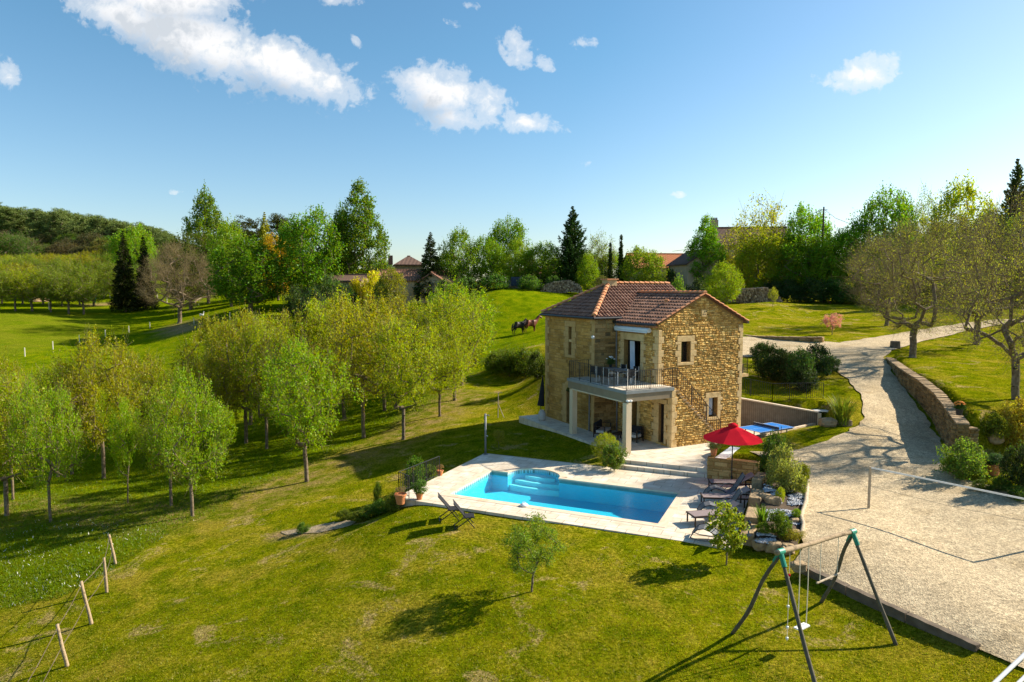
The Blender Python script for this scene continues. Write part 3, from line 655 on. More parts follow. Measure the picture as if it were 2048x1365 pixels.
# tower side face (t=FW, faces -t) and tower front (s=-TW)
core(cw, Vector((-TW,FW,0)), EX, -EY, 0, TW, -.6, TEH, [], .5)
ht = [(6.30,6.66,4.30,6.02), (6.35,6.85,.05,2.0)]
core(cw, Vector((-TW,FW+.5,0)), EY, -EX, 0, TL-.5, -.6, TEH, [(h[0]-FW-.5,h[1]-FW-.5,h[2],h[3]) for h in ht], .5)
core(cw, Vector((-TW+.5,FW+TL-.5,0)), EX, -EY, 0, GW_+TW-.5, -.6, TEH, [], .5)
core(cw, Vector((GW_,.5,0)), EY, EX, 0, FW+TL-1.0, -.6, EH, [], .5)
ap = [Vector((GW_,FW,TEH-.4)), Vector((GW_,FW+TL,TEH-.4)), Vector((GW_,FW+TL/2,TEH+1.78))]; cw.add(ap+[p-EX*.5 for p in ap], [(0,1,2),(5,4,3)])
# arched niche heads of the tower handled by surround blocks
wall = cw.build('wall', M_MORTAR, house)
def gin(x, z): 
    return z < EH+RHT*(1-abs(x-GW_/2)/(GW_/2))-.05
QC = []   # quoins on gable corner
for k in range(18):
    z = k*.36+.0
    if z > 6.1: break
    QC.append((0, .38 if k % 2 else .24, z, min(z+.36, 6.42)))
allb = [r_ for s_ in sg for r_ in s_]+QC+[(GW_-(.36 if k % 2 else .24), GW_, k*.38+.2, k*.38+.58) for k in range(16)]
s1 = MB(); stones(s1, Vector((0,0,0)), EX, -EY, 0, GW_, -.1, EH+RHT, gin, allb+hg, seed=4, proud=.05, lmin=.08, lmax=.30, hmin=.06, hmax=.15)
vent = (2.92,3.30,6.75,7.15)
s1.build('gable_stonework', M_STONE, wall)
fq = [(0, .42 if k % 2 == 0 else .26, k*.36, min(k*.36+.36, 6.42)) for k in range(18) if k*.36 < 6.1]
sf = surround(1.50,3.06,3.22,5.43,False,.30,.46,.40); sd2 = surround(1.74,2.20,0.05,2.15,False,.20,.3,.28)
s2 = MB(); stones(s2, Vector((0,0,0)), EY, -EX, 0, FW, -.1, EH, always, sf+sd2+fq+hf+hd, seed=9, proud=.03, lmin=.1, lmax=.34, hmin=.07, hmax=.17)
s2.build('balcony_stonework', M_STONE, wall)
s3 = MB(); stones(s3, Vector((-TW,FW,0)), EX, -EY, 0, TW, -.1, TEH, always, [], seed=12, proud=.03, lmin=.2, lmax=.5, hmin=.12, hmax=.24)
s3.build('tower_side_stonework', M_STONED, wall)  # this face's shade is put into a darker stone colour
stw = surround(6.30-FW,6.66-FW,4.30,6.02,True,.42,.55,.35)+surround(6.35-FW,6.85-FW,.05,2.0,False,.45,.6,.45)
htl = [(h[0]-FW,h[1]-FW,h[2],h[3]) for h in ht]
tq = [(0, .5 if k % 2 else .3, k*.42, min(k*.42+.42, 6.6)) for k in range(16) if k*.42 < 6.4]
tq2 = [(TL-(.5 if k % 2 else .3), TL, k*.42, min(k*.42+.42, 6.6)) for k in range(16) if k*.42 < 6.4]
big = [(2.1,3.7,.9+.45*k,1.35+.45*k) for k in range(0)]
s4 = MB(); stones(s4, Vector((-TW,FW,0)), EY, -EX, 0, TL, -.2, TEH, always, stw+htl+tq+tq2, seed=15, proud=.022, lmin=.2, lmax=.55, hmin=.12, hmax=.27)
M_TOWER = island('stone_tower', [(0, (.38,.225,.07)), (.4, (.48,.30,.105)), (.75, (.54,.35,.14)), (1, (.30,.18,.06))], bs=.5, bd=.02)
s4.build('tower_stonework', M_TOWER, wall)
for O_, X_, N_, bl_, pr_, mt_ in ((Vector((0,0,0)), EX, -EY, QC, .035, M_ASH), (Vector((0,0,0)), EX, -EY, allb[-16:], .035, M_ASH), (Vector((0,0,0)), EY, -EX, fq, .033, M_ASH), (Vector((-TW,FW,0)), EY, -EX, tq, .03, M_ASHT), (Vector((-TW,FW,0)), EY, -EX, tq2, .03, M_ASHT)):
    qb = MB(); blocks(qb, O_, X_, N_, bl_, pr_, .3); qb.build('quoins', mt_, wall)
blocks(_b := MB(), Vector((2.92,-.0,6.78)), EX, -EY, [(0,.36,0,.40)], .09, .2); vb = _b.build('gable_vent', M_ASH, house)
for (x, z) in ((3.01,6.9),(3.13,6.9),(3.07,7.02),(3.2,7.04)): MB().box((x,-.097,z),(x+.055,-.085,z+.06)).build('vent_hole', M_DARK, vb)
# windows and doors
OT = None
def window(x0, x1, z0, z1, O, X, Nn, sur, name='window', depth=.28, curtain=False):
    fr = MB(); w = .06; Z = EZ
    def bx(a, c, e, f_, d0, d1):
        vs = [O+X*p+Z*q-Nn*dd for dd in (d1, d0) for p, q in ((a,e),(c,e),(c,f_),(a,f_))]; return vs
    for (a, c, e, f_) in ((x0,x0+w,z0,z1),(x1-w,x1,z0,z1),(x0+w,x1-w,z0,z0+w),(x0+w,x1-w,z1-w,z1)):
        fr.add(bx(a, c, e, f_, depth, depth+.06), [(3,2,1,0),(4,5,6,7),(0,1,5,4),(1,2,6,5),(2,3,7,6),(3,0,4,7)])
    f_o = fr.build(name, M_WOODD, house)
    g = MB().add([O+X*p+Z*q-Nn*(depth+.035) for p, q in ((x0+w,z0+w),(x1-w,z0+w),(x1-w,z1-w),(x0+w,z1-w))], [(0,1,2,3)]); g.build('pane', M_GLASS, f_o)
    sb = MB(); blocks(sb, O, X, Nn, sur, .04, .42); sb.build('stone_surround', M_ASHT if O is OT else M_ASH, f_o)
    if curtain:
        c_ = MB(); n = 14
        for i in range(n):
            pa, pb = x0+w+(x1-x0-2*w)*(.45+.5*i/n), x0+w+(x1-x0-2*w)*(.45+.5*(i+1)/n)
            da, db = depth+.02-.01*math.sin(i*1.9), depth+.02-.01*math.sin((i+1)*1.9)
            c_.add([O+X*pa+Z*(z0+w)-Nn*da, O+X*pb+Z*(z0+w)-Nn*db, O+X*pb+Z*(z1-w)-Nn*db, O+X*pa+Z*(z1-w)-Nn*da], [(0,1,2,3)])
        c_.build('curtain', M_CURT, f_o)
    return f_o
O0 = Vector((0,0,0)); OT = Vector((-TW,FW,0))
window(*hg[0], O0, EX, -EY, sg[0]); window(*hg[1], O0, EX, -EY, sg[1], curtain=True)
tw_ = window(*htl[0], OT, EY, -EX, surround(6.30-FW,6.66-FW,4.30,6.02,True,.42,.55,.35))
blocks(_b := MB(), OT, EY, -EX, [(htl[0][0],htl[0][1],5.08,5.24)], .0, .25); _b.build('transom', M_ASH, tw_)
dr = window(*htl[1], OT, EY, -EX, surround(6.35-FW,6.85-FW,.05,2.0,False,.45,.6,.45), 'door')
# arch head pieces
_b = MB(); yc = (htl[1][0]+htl[1][1])/2
for k in range(7):
    a0, a1 = math.pi*k/7, math.pi*(k+1)/7; ri, ro = .25, .62; ov = OT-EX*.05
    vs = [ov+EY*(yc+rr_*math.cos(a_))+EZ*(2.0+rr_*math.sin(a_)*1.15) for rr_, a_ in ((ri,a0),(ro,a0),(ro,a1),(ri,a1))]
    vs += [p+EX*.3 for p in vs]; _b.add(vs, [(3,2,1,0),(0,1,5,4),(1,2,6,5),(2,3,7,6),(3,0,4,7)])
_b.build('arch_stones', M_ASHT, dr)
_b = MB(); _b.add([OT-EX*.052+EY*(yc+.25*math.cos(math.pi*k/10))+EZ*(2.0+.29*math.sin(math.pi*k/10)) for k in range(11)], [tuple(range(11))]); _b.build('arch_opening', M_GLASS, dr)
window(1.74,2.20,.05,2.15, O0, EY, -EX, sd2, 'door')
# french door: open leaves, dark room behind, curtain
fd = MB()
for (a, c, e, f_) in ((1.50,1.57,3.22,5.43),(2.99,3.06,3.22,5.43),(1.57,2.99,5.36,5.43)): fd.box((.28,a,e),(.36,c,f_))
fdo = fd.build('french_door', M_WOODD, house); sb = MB(); blocks(sb, O0, EY, -EX, sf, .04, .42); sb.build('stone_surround', M_ASH, fdo)
cu = MB(); n = 16; 
for i in range(n):
    ya, yb = 2.36+.46*i/n, 2.36+.46*(i+1)/n; xa, xb = .24+.03*math.sin(i*1.7), .24+.03*math.sin((i+1)*1.7)
    cu.add([(xa+.0,ya-.05,3.24),(xb,yb-.05,3.24),(xb,yb+.03,5.36),(xa,ya+.03,5.36)], [(0,1,2,3)])
cu.build('curtain', M_CURT, fdo, True)
MB().add([(.6,2.5,3.3),(.6,3.0,3.3),(.6,3.0,5.3),(.6,2.5,5.3)], [(0,1,2,3)]).build('pane', M_GLASS, fdo)
MB().box((.02,.02,3.05),(5.6,9.0,3.2)).build('floor', M_WOODD, house)
# lower right dark passage opening and dark room wall
# ------------------------------------------------------------------ roofs
def tiles(O, X, Y, poly, seed, pitch=.235, course=.36, mat=M_TILE, name='roof_tiles', parent=None, clip=None):
    """X along the eave, Y up the slope, poly in plane coordinates"""
    Nn = X.cross(Y).normalized(); 
    if Nn.z < 0: Nn = -Nn
    P_ = np.array(poly); r = random.Random(seed)
    x0, x1, y0, y1 = P_[:,0].min(), P_[:,0].max(), P_[:,1].min(), P_[:,1].max()
    mb = MB(); ng = 5
    y = y0
    while y < y1:
        x = x0+pitch/2
        while x < x1:
            c = np.array([x]), np.array([min(y+course*.45, y1)])
            if sdf(poly, *c)[0] < -.03 and (clip is None or clip(O+X*x+Y*(y+course*.4))):
                w0 = pitch*.30+r.uniform(-.004,.004); w1 = w0*.86; h0 = .088+r.uniform(-.006,.006); h1 = .05; jx = r.uniform(-.008,.008)
                l0, l1 = y-.05+r.uniform(-.01,.01), y+course
                vs = []
                for (yy_, w_, h_, b_) in ((l0, w0, h0, .035), (l1, w1, h1, .012)):
                    for k in range(ng+1):
                        a_ = math.pi*k/ng; vs.append(O+X*(x+jx+w_*math.cos(a_)*1.15)+Y*yy_+Nn*(b_+(h_-.01)*math.sin(a_)))
                mb.add(vs, [(k, k+1, ng+2+k, ng+1+k) for k in range(ng)])
                # channel tile beside it
                xc = x+pitch/2; vs = []
                for (yy_, b_) in ((l0+.03, .045), (l1, .012)):
                    for k in range(4):
                        q = (k/3-.5)*pitch*.62; vs.append(O+X*(xc+q)+Y*yy_+Nn*(b_-.035+.03*abs(k/1.5-1)**2))
                mb.add(vs, [(k, k+1, 5+k, 4+k) for k in range(3)])
            x += pitch
        y += course
    return mb.build(name, mat, parent)
def ridge(mb, a, c, r=.13, seed=0, step=.38):
    a, c = Vector(a), Vector(c); d = (c-a); l = d.length; d.normalize(); n = max(1, int(l/step)); x = d.cross(EZ).normalized(); y = x.cross(d).normalized()
    for i in range(n):
        p, q = a+d*(l*i/n-.03), a+d*(l*(i+1)/n); vs = []
        for (pp, rr_, up) in ((p, r*1.08, .03), (q, r*.9, .0)):
            for k in range(7):
                a_ = math.pi*k/6; vs.append(pp+x*rr_*math.cos(a_)+y*(rr_*math.sin(a_)*.85+up))
        mb.add(vs, [(k,k+1,8+k,7+k) for k in range(6)]+[tuple(range(7))])
OV = .22
# wing roof: west slope and east slope
sw = math.atan2(RHT, GW_/2); Yw = Vector((math.cos(sw),0,math.sin(sw))); lw = (GW_/2)/math.cos(sw)
Ow = Vector((0,-.12,EH+.06)); 
def slab(mb, O, X, Y, poly, th=.06):
    Nn = X.cross(Y).normalized(); Nn = Nn if Nn.z > 0 else -Nn
    vs = [O+X*p[0]+Y*p[1] for p in poly]; n = len(vs); vs += [p-Nn*th for p in vs]
    mb.add(vs, [tuple(range(n)), tuple(range(n,2*n))[::-1]]+[(i,(i+1)%n,n+(i+1)%n,n+i) for i in range(n)])
roof = MB()
pw = [(0,-OV),(6.3,-OV),(6.3,lw),(0,lw)]; slab(roof, Ow, EY, Yw, pw)
Ye = Vector((-math.cos(sw),0,math.sin(sw))); Oe = Vector((GW_,-.12,EH+.06)); slab(roof, Oe, EY, Ye, [(0,-OV),(6.3,-OV),(6.3,lw),(0,lw)])
# tower roof
TR = 1.80; tm = TL/2; stn = math.atan2(TR, tm); Ys = Vector((0,math.cos(stn),math.sin(stn))); ls = tm/math.cos(stn)
RS0 = -TW+tm; Os = Vector((-TW,FW,TEH+.05)); LT = GW_+TW+.1
ps = [(-OV,-OV),(LT,-OV),(LT,ls),(tm,ls)]; slab(roof, Os, EX, Ys, ps)
Yn = Vector((0,-math.cos(stn),math.sin(stn))); On = Vector((-TW,FW+TL,TEH+.05)); slab(roof, On, EX, Yn, ps)
Yww = Vector((math.cos(stn),0,math.sin(stn))); slab(roof, Os, EY, Yww, [(-OV,-OV),(TL+OV,-OV),(tm,ls)])
roof_o = roof.build('roof', M_UNDER, house)
def below_wing(p):   # tower tile hidden under the wing roof
    return not (0 <= p.x <= GW_ and p.z < EH+.02+RHT*(1-abs(p.x-GW_/2)/(GW_/2)))
def below_tower(p):
    return not (p.y > FW-.2 and p.z < TEH+.05+(p.y-FW)*TR/tm and p.y < FW+tm+.4)
tiles(Ow, EY, Yw, pw, 1, parent=roof_o, clip=below_tower); tiles(Oe, EY, Ye, pw, 2, parent=roof_o, clip=below_tower)
tiles(Os, EX, Ys, ps, 3, parent=roof_o, clip=below_wing); tiles(On, EX, Yn, ps, 4, parent=roof_o); tiles(Os, EY, Yww, [(-OV,-OV),(TL+OV,-OV),(tm,ls)], 5, parent=roof_o)
rg = MB(); ax = Vector((RS0,FW+tm,TEH+TR+.09))
ridge(rg, (-TW-.15,FW-.15,TEH-.0+.03), ax, .14); ridge(rg, (-TW-.15,FW+TL+.15,TEH+.03), ax, .14); ridge(rg, ax, (GW_+.1,FW+tm,TEH+TR+.09), .13)
rg.build('ridge_tiles', M_TILEL, roof_o); rg = MB()
ridge(rg, (GW_/2,-.15,EH+RHT+.10), (GW_/2,FW+2.05,EH+RHT+.10), .13); rg.build('ridge_tiles', M_TILEL, roof_o)
vg = MB()
for (P0, P1) in (((0-.2,-.14,EH-.02),(GW_/2,-.14,EH+RHT+.06)), ((GW_+.2,-.14,EH-.02),(GW_/2,-.14,EH+RHT+.06))): ridge(vg, P0, P1, .085, step=.36)
vg.build('verge_tiles', M_TILEL, roof_o)
def gutter(a, c): MB().tube([a, c], .075, 10).build('gutter', M_DARK, house)
gutter((-.30,-.1,EH-.09),(-.30,FW-.1,EH-.09)); gutter((-TW-.28,FW-.3,TEH-.13),(-TW-.28,FW+TL+.2,TEH-.13)); gutter((-TW-.28,FW-.28,TEH-.13),(.15,FW-.28,TEH-.13)); gutter((GW_+.3,-.1,EH-.09),(GW_+.3,FW,EH-.09))
dp_ = MB(); dp_.tube([(-.28,FW-.15,EH-.1),(-.1,FW-.12,EH-.35),(-.08,FW-.12,3.2)], .045, 8)
dp_.build('downpipe', M_GREY, house)
for (x, y) in ((-.10,FW-.25),(-TW-.1,FW+.35)): MB().tube([(x,y,0),(x,y,2.8)], .045, 8).build('downpipe', M_GREY, house)
gn = MB()      # corbelled tile course under the eaves
for k in range(int(FW/.16)): gn.box((-.16,.05+k*.16,EH-.26),(.0,.15+k*.16,EH-.17))
gn.build('eaves_corbels', M_TILEL, house); gn = MB()
for k in range(int(TL/.16)): gn.box((-TW-.17,FW+.05+k*.16,TEH-.24),(-TW,FW+.15+k*.16,TEH-.15))
gn.build('eaves_corbels', M_TILEL, house)
ch = MB(); ch.box((RS0-.25,FW+tm-.3,TEH+TR-.3),(RS0+.45,FW+tm+.3,TEH+TR+.30)); cho = ch.build('chimney', M_RENDER, house)
MB().box((RS0-.33,FW+tm-.38,TEH+TR+.303),(RS0+.53,FW+tm+.38,TEH+TR+.38)).build('chimney_cap', M_TILEL, cho)
fl = MB(); fl.lathe([(.09,0),(.09,.25),(.13,.26),(.13,.34),(.0,.36)], 12, (1.9,1.7,7.4)); fl.build('flue', M_TILEL, house)
# awning cassette
aw = MB(); aw.tube([(-.16,.55,6.08),(-.16,4.1 if 0 else FW-.12,6.08)], .13, 12); awo = aw.build('awning_cassette', M_AWN, house)
MB().box((-.30,.6,5.93),(-.27,FW-.2,5.99)).build('front_rail', M_AWN, awo)
# balcony
DZ = 3.2; bal = MB()
bp_ = [(-2.95,-1.25),(.12,-1.25),(.12,0),(0,0),(0,FW),(-TW,FW),(-TW,4.5),(-2.95,4.5)]
bal.prism(bp_, DZ-.16, DZ); bo = bal.build('balcony_slab', M_SLABE, house)
bal = MB(); bal.add([(p[0]+(0 if p[0] > -2 else .05), p[1]+(0 if -1 < p[1] < 4 else (.05 if p[1] < 0 else -.05)), DZ+.006) for p in bp_], [tuple(range(len(bp_)))]); bal.build('balcony_paving', M_PATIO, bo)
bb_ = MB(); bb_.box((-2.9,-1.2,DZ-.56),(-2.62,4.45,DZ-.163)); bb_.box((-2.615,-1.2,DZ-.56),(-.003,-.95,DZ-.163)); bb_.box((-2.615,4.17,DZ-.56),(-TW-.003,4.45,DZ-.163))
bb_.box((-2.615,-.945,DZ-.30),(-.01,4.165,DZ-.17)); bb_.build('balcony_beam', M_BEAM, house)
lt = MB(); lt.box((-2.93,-.8,DZ-.62),(-2.75,4.0,DZ-.563)); lt.build('beam_trim', M_CREAM, house)
for (y) in (-1.05, 4.12):
    MB().box((-2.90,y-.16,-.02),(-2.58,y+.16,DZ-.623)).build('column', M_CREAM, house)
wl = MB(); wl.lathe([(.0,-.06),(.07,-.05),(.09,.0),(.07,.05),(0,.06)], 10, (-2.86,-1.26,DZ-.5)); wl.lathe([(.0,-.06),(.07,-.05),(.09,.0),(.07,.05),(0,.06)], 10, (-2.70,-1.28,DZ-.5)); wl.build('wall_lamp', M_WHITE, house)
wl = MB(); wl.lathe([(.0,-.08),(.09,-.05),(.10,.04),(.05,.10),(0,.11)], 10, (-TW-.15,FW-.05,5.55)); wl.build('wall_lamp', M_WHITE, house)
def railing(pts, h=1.0, sp=.125, name='railing', parent=None, mat=M_DARK, posts=1.2, low=.09, r=.008):
    """pts: base line points; top follows at height h. Returns top rail, posts and balusters as one part plus rails"""
    mb = MB(); 
    for i in range(len(pts)-1):
        a, c = Vector(pts[i]), Vector(pts[i+1]); H_ = EZ*h; lo = EZ*low
        mb.bar(a+H_, c+H_, .035, .02); mb.bar(a+lo, c+lo, .03, .014)
        l = (Vector((c.x,c.y,0))-Vector((a.x,a.y,0))).length; n = max(1, int(l/sp)); np_ = max(1, round(l/posts))
        for k in range(1, n): p = a.lerp(c, k/n); mb.bar(p+lo, p+H_, r*2, r*2)
        for k in range(np_+1): p = a.lerp(c, k/np_); mb.bar(p-EZ*.06, p+H_, .032, .032)
    return mb.build(name, mat, parent)
railing([(-TW-.03,4.38,DZ),(-2.86,4.38,DZ),(-2.86,-1.16,DZ),(.05,-1.16,DZ)], 1.0, .12, 'balcony_railing', house)
railing([(.05,-1.16,DZ),(.35,-1.16,DZ-.02),(3.45,-1.16,.12)], 1.0, .14, 'stair_railing', house, posts=1.1)
# stair block with rubble side
SN = 18; sb_ = MB(); s5 = MB()
stair_top = lambda x: max(0, 3.16-x*3.16/3.5)
for k in range(SN):
    x0_, x1_ = 3.5*k/SN, 3.5*(k+1)/SN; zt = 3.16-(k+0)*3.16/SN-(.0 if k else 0)
    sb_.box((x0_,-1.17,-.3 if k > 2 else 2.36),(x1_+.0015,-.004,zt-.02))
so_ = sb_.build('stairs', M_MORTAR, house)
tr_ = MB()
for k in range(SN):
    x0_, x1_ = 3.5*k/SN, 3.5*(k+1)/SN; zt = 3.16-k*3.16/SN
    tr_.box((x0_-.0,-1.22,zt-.018),(x1_+.03,-.004,zt+.03))
tr_.build('stair_treads', M_ROCK, so_)
stones(s5, Vector((0,-1.17,0)), EX, -EY, 0, 3.5, -.1, 3.2, lambda x, z: z < stair_top(x)+.02, [], seed=21, proud=.05, lmin=.08, lmax=.30, hmin=.06, hmax=.15); 
s5.build('stair_stonework', M_STONE, so_)
s6 = MB(); 
# lower wall face under the balcony carries on to the stair corner with the second door
hd2 = [(-.64,-.18,.10,2.22)]; c2 = MB(); core(c2, Vector((-.02,0,0)), EY, -EX, -1.17, 0, -.3, 3.02, hd2, .57); co2 = c2.build('side_wall', M_MORTAR, house)
sur2 = surround(-.64,-.18,.10,2.22,False,.16,.24,.26); sq = [(-1.18,-1.18+(.36 if k % 2 else .26),k*.38,k*.38+.38) for k in range(8)]
stones(s6, Vector((-.02,0,0)), EY, -EX, -1.17, 0, -.1, 3.02, always, sur2+sq+hd2, seed=22, proud=.03); s6.build('side_stonework', M_STONE, co2)
qb = MB(); blocks(qb, Vector((-.02,0,0)), EY, -EX, sq, .035, .3); blocks(qb, Vector((-.02,-1.17,0)), EX, -EY, [(0,.26 if k % 2 else .38,k*.38,k*.38+.38) for k in range(8)], .055, .3); qb.build('side_quoins', M_ASH, co2)
window(-.64,-.18,.10,2.22, Vector((-.02,0,0)), EY, -EX, sur2, 'door', depth=.15)
# rear landing right of the gable, with dark doorway under it
la = MB(); la.box((GW_+.01,.7,3.12),(GW_+1.25,3.4,3.3)); lo_ = la.build('rear_landing', M_ASH, house)
rw = MB(); core(rw, Vector((GW_+.0,1.2,0)), EX, -EY, 0.01, 1.05, -.3, 3.11, [(.12,.82,.0,2.35)], .3); rwo = rw.build('passage_wall', M_CREAM, house)
MB().box((GW_+.13,1.34,0),(GW_+.81,1.40,2.35)).build('door', M_WOODD, house)  # dark panel fills the opening, standing in for the shaded passage
railing([(GW_+.1,.75,3.3),(GW_+1.2,.75,3.3),(GW_+1.2,3.3,3.3)], 1.0, .11, 'landing_railing', house)
pl = MB(); pl.box((GW_+.45,.95,3.3),(GW_+1.1,1.35,3.85)); 
tag(pl.build('planter_box', M_DARK), 'black square planter on the rear landing', 'planter').matrix_world = Matrix.Translation((HQ.x,HQ.y,.35)) @ Matrix.Rotation(HA, 4, 'Z')

# ------------------------------------------------------------------ trees
def grow(pts, base, fork, seed, up=.25):
    """connect crown points to a trunk: returns nodes, parents, radii"""
    r = np.random.RandomState(seed)
    nodes = [np.array(base, float)]; par = [-1]
    k = 5
    for i in range(1, k+1):
        p = np.array(base)+(np.array(fork)-np.array(base))*i/k; p[:2] += r.normal(0, .012*np.linalg.norm(np.array(fork)-np.array(base)), 2)
        nodes.append(p); par.append(len(nodes)-2)
    first = len(nodes)-1
    od = np.argsort(np.linalg.norm(pts-nodes[first], axis=1)); tips = []
    for q in od:
        P = pts[q]; A_ = np.array(nodes[first:]); D = np.linalg.norm(A_-P, axis=1)
        dr = np.linalg.norm(A_-nodes[first], axis=1)
        cost = D+.35*np.maximum(0, dr-np.linalg.norm(P-nodes[first])+.1)*3+.5*np.maximum(0, A_[:,2]-P[2])
        j = int(np.argmin(cost))+first; a = nodes[j]; d = np.linalg.norm(P-a)
        m_ = max(1, int(d/.7)); prev = j
        for i in range(1, m_+1):
            f = i/m_; p = a+(P-a)*f
            if i < m_: p = p+r.normal(0, .06*d/m_, 3)+np.array([0,0,-.10*d*math.sin(math.pi*f)*up*2])
            nodes.append(p); par.append(prev); prev = len(nodes)-1
        tips.append(prev)
    n = len(nodes); w = np.zeros(n); w[tips] = 1
    for i in range(n-1, 0, -1): w[par[i]] += w[i]
    return np.array(nodes), np.array(par), w
def branch_mesh(nodes, par, w, r0, rmin, pw=.5, lo=4):
    W0 = w[0]; rad = np.maximum(r0*(w/W0)**pw, rmin); V = []; F = []; o = 0
    idx_ = np.arange(1, len(nodes)); A_ = nodes[par[idx_]]; B_ = nodes[idx_]; rb = rad[idx_]; ra = np.minimum(rad[par[idx_]], rb*1.35)
    ra[:5] = rad[par[idx_[:5]]]; ra[0] *= 1.35
    for thick in (True, False):
        sel = (rb > r0*.25) if thick else (rb <= r0*.25); s_ = 7 if thick else 3
        a, b_, r1, r2 = A_[sel], B_[sel], ra[sel], rb[sel]
        if len(a) == 0: continue
        d = b_-a; d /= np.linalg.norm(d, axis=1, keepdims=True)+1e-9
        ref = np.where(np.abs(d[:,2:3]) < .9, [[0,0,1.]], [[1.,0,0]]); x = np.cross(d, ref); x /= np.linalg.norm(x, axis=1, keepdims=True); y = np.cross(x, d)
        an = 2*np.pi*np.arange(s_)/s_; ring = x[:,None]*np.cos(an)[None,:,None]+y[:,None]*np.sin(an)[None,:,None]
        v = np.concatenate([a[:,None]+ring*r1[:,None,None], b_[:,None]+ring*r2[:,None,None]], 1).reshape(-1, 3)
        m_ = len(a); k = np.arange(s_); q = np.stack([k, (k+1)%s_, s_+(k+1)%s_, s_+k], -1)
        f = (q[None]+(np.arange(m_)*2*s_)[:,None,None]).reshape(-1, 4)+o
        V.append(v); F.append(f); o += len(v)
    return np.concatenate(V), np.concatenate(F)
def leaf_mesh(C, size, r, up=.5, aspect=.55, dirs=None, jit=.35):
    """one small folded-flat leaf (4 corners) at every point of C"""
    n = len(C); d = r.normal(0, 1, (n, 3)) if dirs is None else dirs+r.normal(0, jit, (n, 3)); d /= np.linalg.norm(d, axis=1, keepdims=True)
    nn_ = r.normal(0, 1, (n, 3)); nn_[:,2] = np.abs(nn_[:,2])+up; x = np.cross(d, nn_); x /= np.linalg.norm(x, axis=1, keepdims=True)+1e-9
    s = (size*r.uniform(.6, 1.35, n))[:,None]; w = s*aspect
    v = np.stack([C-d*s*.5, C+x*w*.5, C+d*s*.5, C-x*w*.5], 1).reshape(-1, 3)
    f = np.arange(4*n).reshape(n, 4); return v, f
def bump3(P, seed, sc):
    r = np.random.RandomState(seed); v = 0
    for k in range(5):
        a = r.normal(0, 1, 3)*sc*(1+k*.5); v = v+np.sin(P@a+r.uniform(0, 6))/(1+k*.4)
    return v/2.4
def crown_points(n, shape, seed, surf=.5, gap=.3):
    """shape(f)->radius fraction along height 0..1; returns x,y in -1..1, z in 0..1"""
    r = np.random.RandomState(seed); out = []
    while len(out) < n:
        z = r.uniform(0, 1, 400); a = r.uniform(0, 2*np.pi, 400); q = r.uniform(0, 1, 400)**(surf); rm = np.array([shape(k) for k in z])
        P = np.stack([np.cos(a)*q*rm, np.sin(a)*q*rm, z], 1); ok = (r.uniform(0, 1, 400) < rm**1.2+.05)
        rr_ = bump3(P*[1,1,1.6], seed+5, 3.0); ok &= (rr_ > -gap*2+r.uniform(-.2, .2, 400)) 
        P[:,:2] *= (1+.16*bump3(P, seed+9, 2.2))[:,None]
        out.extend(P[ok].tolist())
    return np.array(out[:n])
ARCH = {}
